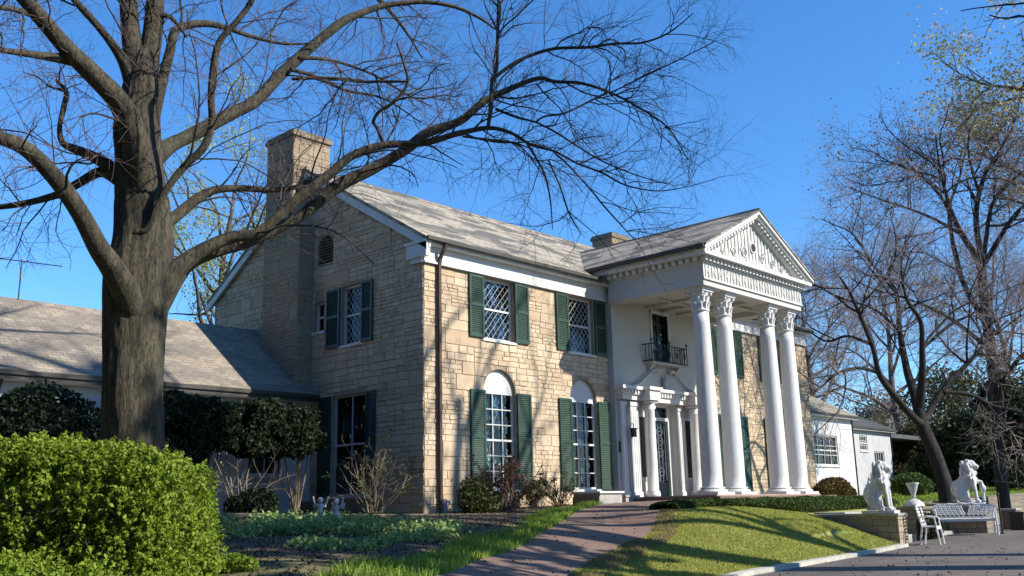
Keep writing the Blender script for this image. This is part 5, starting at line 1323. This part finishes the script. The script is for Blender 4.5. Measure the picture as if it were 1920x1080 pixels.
# grass blades
def blades(name, pts, h, wd, mat, seed, label, lean=.35):
    rg = np.random.default_rng(seed); n = len(pts); a = rg.random(n)*6.283; hh = h*(.5+rg.random(n))
    dx_ = np.stack([np.cos(a), np.sin(a), np.zeros(n)], 1)*wd; ln = rg.normal(size=(n, 3))*lean*hh[:, None]; ln[:, 2] = hh
    V = np.stack([pts-dx_, pts+dx_, pts+ln+dx_*.25, pts+ln-dx_*.25], 1).reshape(-1, 3)
    return tag(quad_obj(name, V, mat, shade=rg.random(n)), label, 'grass', kind='stuff')
GR_B = leaf_mat('verge_grass', (0.126, 0.214, 0.025), (0.214, 0.328, 0.039), (0.378, 0.454, 0.101), .4)
GR_L = leaf_mat('lawn_grass', (0.178, 0.232, 0.039), (0.359, 0.386, 0.076), (0.599, 0.525, 0.166), .35)
GR_D = leaf_mat('dry_grass', (0.221, 0.182, 0.081), (0.343, 0.272, 0.132), (0.161, 0.182, 0.050), .3)
rg = np.random.default_rng(101)
def scatter(n, x0, x1, y0, y1, cond):
    X_ = rg.uniform(x0, x1, n); Y_ = rg.uniform(y0, y1, n); m = cond(X_, Y_); X_, Y_ = X_[m], Y_[m]
    return np.stack([X_, Y_, H(X_, Y_)-.01], 1)
nzv = lambda X_, Y_, s, o=0: np.array([lump((a*s+o, b*s, 0)) for a, b in zip(X_, Y_)])
P = scatter(110000, -12, 4.6, -10.5, -1.2, lambda a, b: (side_of(WL, a, b) > -.03) & (side_of(WL, a, b) < .75+.28*np.sin(a*1.3)+.1*np.sin(a*3.7)+.25*(a < -3)))
blades('verge_grass', P, .10, .009, GR_B, 1, 'bright green grass verge along the left side of the brick walk')
def right_side(a, b): 
    k = np.interp(a, np.array(WR)[:, 0], np.array(WR)[:, 1]); return (b < k+.02) & (b > kerb_y(a)+.22) & (a > -5)
P = scatter(230000, -5, 9.35, -9.8, -3.9, lambda a, b: (right_side(a, b) | ((a > 3.2) & (b > kerb_y(a)+.22))) & (b < -4.05))
nv = nzv(P[:, 0], P[:, 1], .9); dry = (P[:, 1] > np.interp(P[:, 0], np.array(WR)[:, 0], np.array(WR)[:, 1])-.55) & (P[:, 0] < 3) & (nv > -.12)
blades('lawn_grass', P[~dry], .036, .0075, GR_L, 2, 'short yellow-green lawn grass on the mound beside the walk')
blades('dry_grass', P[dry], .06, .007, GR_D, 3, 'straw-coloured dry grass patches at the lawn edge')
P = scatter(60000, 14, 60, -7, 6, lambda a, b: b > drive_edge(a)+.1)
blades('yard_grass', P, .12, .02, GR_B, 4, 'green grass of the yard beyond the lion statues')
# leaf litter and soil crumbs in the bed
LIT = leaf_mat('leaf_litter', (0.065, 0.043, 0.025), (0.108, 0.072, 0.043), (0.158, 0.115, 0.065), .1)
P = scatter(26000, -11, 6, -9, 4.4, lambda a, b: (side_of(WL, a, b) > .5)); P[:, 2] += .015
tag(quad_obj('leaf_litter', leaves_at(P, .045, rg), LIT, shade=rg.random(len(P))), 'brown fallen leaves scattered over the bare soil bed', 'leaves', kind='stuff')
P = scatter(1100, -9, 9, -13.5, -3, lambda a, b: b > -14); dz = np.where(P[:, 1] < drive_edge(P[:, 0]), drive_z(P[:, 0])+.006, P[:, 2]+.045); P[:, 2] = dz
tag(quad_obj('fallen_leaves', leaves_at(P, .042, rg, .0), LIT, shade=rg.random(len(P))), 'scattered brown fallen leaves on the walk, lawn mound and asphalt', 'leaves', kind='stuff')
# bed kerb
e = MB(); ep = [ground_at(u, v) for u, v in ((404, 969), (520, 971), (640, 972), (760, 973), (862, 978))]
e = MB().tube([(-5.5, 2.75, -.24), (-3.8, 2.5, -.26), (-1.2, .45, -.36), (.3, -.9, -.4), (1.2, -1.6, -.42)], .07, 6); e.build('bed_edging', MS_D); bpy.data.objects['bed_edging']['kind'] = 'structure'

# ------------------------------------------------------------------ retaining walls, lions, urns, bench, chair
rw = thing('retaining_wall', 'low stone retaining wall with sunlit end beside the lawn, carrying the first lion', 'wall', (9.4, -7.45, -1.5), 0, 'walls carrying the lions')
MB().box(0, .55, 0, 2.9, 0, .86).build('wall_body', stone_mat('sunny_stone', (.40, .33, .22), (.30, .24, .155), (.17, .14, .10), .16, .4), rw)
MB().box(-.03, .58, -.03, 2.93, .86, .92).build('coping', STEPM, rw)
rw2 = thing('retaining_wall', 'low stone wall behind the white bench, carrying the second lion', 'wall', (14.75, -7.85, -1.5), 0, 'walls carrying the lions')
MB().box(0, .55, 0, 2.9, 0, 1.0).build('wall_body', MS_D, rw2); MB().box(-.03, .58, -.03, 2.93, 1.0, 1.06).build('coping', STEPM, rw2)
MB().box(9.98, 14.55, -7.0, -4.9, -1.6, -1.16).box(9.98, 14.55, -6.6, -4.9, -1.16, -.96).box(9.98, 14.55, -6.2, -4.9, -.96, -.76).box(9.98, 14.55, -5.8, -4.9, -.76, -.54).build('garden_steps', STEPM)
tag(bpy.data.objects['garden_steps'], 'stone garden steps rising between the two lion walls', 'steps')
def lion(label, loc, rz, lift=False, group='white lion statues'):
    t = thing('lion_statue', label, 'statue', loc, rz, group)
    m = MB()                                                     # faces -Y, seated
    m.ball((0, .26, .42), (.20, .30, .26))                       # haunch mass
    m.tube([(0, .30, .35), (0, .12, .55), (0, -.06, .78), (0, -.14, .95)], [.23, .22, .20, .15], 12)   # back and chest
    m.ball((0, -.10, .72), (.185, .19, .27))                     # chest
    for sx in (-1, 1):
        m.ball((sx*.17, .20, .26), (.09, .22, .19))              # thigh
        m.tube([(sx*.17, .05, .14), (sx*.18, -.02, .08), (sx*.18, -.14, .07)], [.07, .06, .055], 8)   # hind foot
        if lift and sx > 0:
            m.tube([(sx*.12, -.15, .66), (sx*.13, -.30, .60), (sx*.13, -.42, .58), (sx*.13, -.44, .52)], [.08, .065, .055, .05], 8)
            m.ball((sx*.13, -.44, .42), (.11, .11, .11)); m.tube([(sx*.13, -.44, .08), (sx*.13, -.44, .34)], [.05, .05], 8)
        else:
            m.tube([(sx*.12, -.16, .70), (sx*.125, -.22, .45), (sx*.125, -.24, .25), (sx*.125, -.26, .10)], [.095, .075, .062, .06], 8)
            m.ball((sx*.125, -.31, .085), (.065, .09, .05))
    m.ball((0, -.18, 1.03), (.135, .16, .145))                   # head
    m.ball((0, -.33, .99), (.075, .09, .07)); m.ball((0, -.32, .945), (.06, .07, .04))   # muzzle, jaw
    for sx in (-1, 1):
        m.ball((sx*.115, -.12, 1.14), (.035, .03, .04)); m.ball((sx*.055, -.30, 1.065), (.03, .025, .02))
    rs = random.Random(5)
    m.ball((0, -.06, .98), (.21, .15, .22)); m.ball((0, -.10, .80), (.22, .20, .20)); m.ball((0, .03, .86), (.17, .15, .22))
    for k in range(80):                                          # mane locks
        a = rs.uniform(0, 6.283); z0 = rs.uniform(.62, 1.16); rr = .19+.05*math.sin((z0-.55)*5)
        q = Vector((math.cos(a)*rr, -.07+math.sin(a)*rr*.95, z0))
        if math.sin(a) < -.6 and z0 > .92: continue
        m.tube([q, q+Vector((math.cos(a)*.035, math.sin(a)*.03, -.06)), q+Vector((math.cos(a)*.02, math.sin(a)*.02, -.14))], [.04, .036, .012], 6)
    m.tube([(0, .48, .12), (.16, .50, .10), (.28, .36, .09), (.30, .2, .12)], [.04, .035, .03, .045], 7)
    f = fused(m, .022, 2); f.build('body', MARBLE, t, smooth=True)
    MB().box(-.30, .30, -.46, .56, 0, .06).build('plinth', MARBLE, t)
    return t
lion('white seated lion on the sunlit stone wall, left of the urn', (9.68, -6.95, -.58), rad(10)).scale = (1.05, .80, 1.14)
lion('white lion with raised paw standing behind the white bench', (15.05, -7.35, -.44), rad(12), True).scale = (1.05, .88, 1.12)
def urn(label, loc, s=1.0):
    t = thing('garden_urn', label, 'urn', loc, 0, None)
    MB().lathe([(.30, 0), (.30, .04), (.27, .10), (.17, .19), (.06, .24)], 18).build('foot', MARBLE, t, smooth=True)
    MB().lathe([(.055, .24), (.05, .32), (.08, .40), (.125, .52), (.165, .66), (.20, .70), (.19, .72), (.13, .69)], 18).build('bowl', MARBLE, t, smooth=True); t.scale = (s, s, s)
up_ = thing('urn_pedestal', 'dark stone pedestal under the white urn', 'pedestal', (12.0, -6.9, -1.3))
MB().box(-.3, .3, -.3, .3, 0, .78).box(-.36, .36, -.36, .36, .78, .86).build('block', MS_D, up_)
urn('white flared urn between the two lion statues', (12.0, -6.9, -.44), .9)
ga = thing('garden_wall', 'long low stone wall holding up the yard behind the white bench', 'wall', (15.2, -6.6, -1.4))
gw = MB(); gp = [(15.15, -6.78), (17.5, -5.0), (24, -4.95), (60, -4.95)]
for (xa, ya), (xb, yb) in zip(gp[:-1], gp[1:]):
    d = Vector((xb-xa, yb-ya, 0)).normalized(); n_ = Vector((-d.y, d.x, 0))*.55
    za, zb = Hf(xa, ya+.9)+.06, Hf(xb, yb+.9)+.06
    gw.add([(xa, ya, -1.5), (xb, yb, -1.5), (xb+n_.x, yb+n_.y, -1.5), (xa+n_.x, ya+n_.y, -1.5), (xa, ya, za), (xb, yb, zb), (xb+n_.x, yb+n_.y, zb), (xa+n_.x, ya+n_.y, za)], [(4, 5, 6, 7), (0, 1, 5, 4), (2, 3, 7, 6), (0, 4, 7, 3), (1, 2, 6, 5)])
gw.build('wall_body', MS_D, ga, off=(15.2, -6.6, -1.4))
def iron_bench(name, label, cat, loc, rz, wid, back_h=.86, seat_h=.44, dep=.60):
    t = thing(name, label, cat, loc, rz); hw = wid/2      # front is -Y
    s = MB(); nx = max(4, int(wid/.09))
    s.tube([(-hw, -dep/2, seat_h), (hw, -dep/2, seat_h), (hw, dep/2, seat_h), (-hw, dep/2, seat_h), (-hw, -dep/2, seat_h)], .02, 6)
    s.box(-hw, hw, -dep/2-.012, -dep/2+.012, seat_h-.06, seat_h)
    for i in range(1, nx): x = -hw+wid*i/nx; s.box(x-.022, x+.022, -dep/2, dep/2, seat_h-.012, seat_h+.008)
    s.box(-hw, hw, -.02, .02, seat_h-.02, seat_h-.013)
    s.build('seat', CASTW, t)
    b = MB(); yb = dep/2; 
    top = [(-hw+wid*i/20, yb+.10, back_h-.05+.05*math.sin(math.pi*i/20)+.015*math.sin(i*1.57)) for i in range(21)]
    b.tube(top, .022, 6); b.tube([(-hw, yb, seat_h), (-hw, yb+.10, back_h-.05)], .02, 6); b.tube([(hw, yb, seat_h), (hw, yb+.10, back_h-.05)], .02, 6)
    b.tube([(-hw, yb+.02, seat_h+.05), (hw, yb+.02, seat_h+.05)], .016, 6)
    nf = max(3, int(wid/.115)); hh = back_h-seat_h-.1
    for i in range(nf):                                    # fern fronds
        x0 = -hw+wid*(i+.5)/nf; sg = -1 if i < nf/2 else 1
        P_ = [(x0+sg*.10*math.sin(f*1.6), yb+.02+.08*f, seat_h+.05+hh*f) for f in np.linspace(0, 1, 7)]
        b.tube(P_, .013, 5)
        for k in range(1, 6):
            p = P_[k]
            for q in (-1, 1): b.tube([p, (p[0]+q*.04, p[1]-.004, p[2]+.035), (p[0]+q*.065, p[1]-.006, p[2]+.012)], [.018, .026, .010], 5)
    b.build('backrest', CASTW, t)
    for sx in (-1, 1):
        MB().tube([(sx*hw, -dep/2, seat_h), (sx*(hw+.02), -dep/2-.03, seat_h*.5), (sx*(hw+.0), -dep/2-.05, .0)], [.028, .022, .03], 6).build('leg', CASTW, t)
        MB().tube([(sx*hw, dep/2, seat_h), (sx*(hw+.02), dep/2+.04, seat_h*.5), (sx*hw, dep/2+.08, 0)], [.028, .022, .03], 6).build('leg', CASTW, t)
        MB().tube([(sx*hw, yb+.04, seat_h+.24), (sx*(hw+.02), .05, seat_h+.26), (sx*(hw+.02), -dep/2+.02, seat_h+.22), (sx*hw, -dep/2, seat_h)], .02, 6).build('armrest', CASTW, t)
    return t
bz = float(drive_z(13.2))
fa = math.atan2(-.39, -.92)                                # facing direction
iron_bench('garden_bench', 'white cast-iron fern pattern bench on the asphalt in front of the second lion', 'bench', (13.45, -7.72, bz), fa+math.pi/2, 1.5)
iron_bench('garden_chair', 'white cast-iron garden chair beside the sunlit wall end', 'chair', (10.15, -7.98, float(drive_z(10.1))), rad(8), .44, .98, .44, .34)
# short black post, brick pier with black box at the right edge
p = at(1878, 985, 31.5); z = float(drive_z(p[0]))
t = thing('marker_post', 'thin black post standing at the right end of the bench', 'post', (float(p[0]), float(p[1]), z))
MB().tube([(0, 0, 0), (0, 0, 1.05)], .028, 8).box(-.05, .05, -.05, .05, 0, .03).build('pole', IRON, t); MB().ball((0, 0, 1.08), .045).build('cap', IRON, t)
p = at(1896, 985, 36); z = Hf(p[0], p[1])
t = thing('brick_pier', 'low pinkish brick pier at the right edge behind the black post', 'pier', (float(p[0]), float(p[1]), -1.4))
MB().box(-.25, .25, -.25, .25, 0, .75).build('pier_body', PAVER, t); MB().box(-.29, .29, -.29, .29, .75, .81).build('coping', STEPM, t)
p = at(1912, 985, 35)
t = thing('utility_box', 'black metal box on the ground at the far right edge', 'box', (float(p[0]), float(p[1]), -1.35))
MB().box(-.22, .22, -.2, .2, 0, .62).build('cabinet', IRON, t); MB().box(-.25, .25, -.23, .23, .62, .66).build('lid', IRON, t)
# pale cherub statuettes in the left bed
def cherub(label, loc, rz, arm):
    t = thing('cherub_statuette', label, 'statuette', loc, rz, 'cherub statuettes in the bed'); m = MB()
    m.ball((0, 0, .24), (.055, .05, .10)); m.ball((0, 0, .36), (.06, .05, .07)); m.ball((0, -.01, .475), (.05, .05, .055)); m.tube([(0, 0, .38), (0, 0, .45)], .03, 8)
    m.ball((0, -.058, .47), (.012, .014, .012)); m.ball((0, .005, .505), (.055, .055, .04))
    for sx in (-1, 1):
        m.tube([(sx*.03, 0, .20), (sx*.045, -.03, .12), (sx*.04, -.0, .03)], [.04, .032, .022], 8); m.ball((sx*.04, -.025, .025), (.022, .04, .018))
        if arm == sx or arm == 2: m.tube([(sx*.055, 0, .39), (sx*.12, -.01, .44), (sx*.14, -.02, .53)], [.024, .02, .016], 7); m.ball((sx*.142, -.02, .545), .02)
        else: m.tube([(sx*.055, 0, .39), (sx*.10, -.02, .32), (sx*.07, -.07, .27)], [.024, .02, .016], 7)
        m.prism([(sx*.02, .05, .36), (sx*.14, .09, .48), (sx*.12, .09, .34)], (0, .02, 0))
    fused(m, .010, 1).build('body', MARBLE, t, smooth=True)
    MB().lathe([(.10, 0), (.10, .015), (.08, .02), (.08, .03)], 14).build('base', MARBLE, t); return t
p = ground_at(600, 986); cherub('pale cherub statuette with raised arms, left one of the pair in the bed', (float(p[0]), float(p[1]), float(p[2])), rad(-30), 2)
p = ground_at(630, 990); cherub('pale cherub statuette with one raised arm, right one of the pair in the bed', (float(p[0]), float(p[1]), float(p[2])), rad(-60), 1)
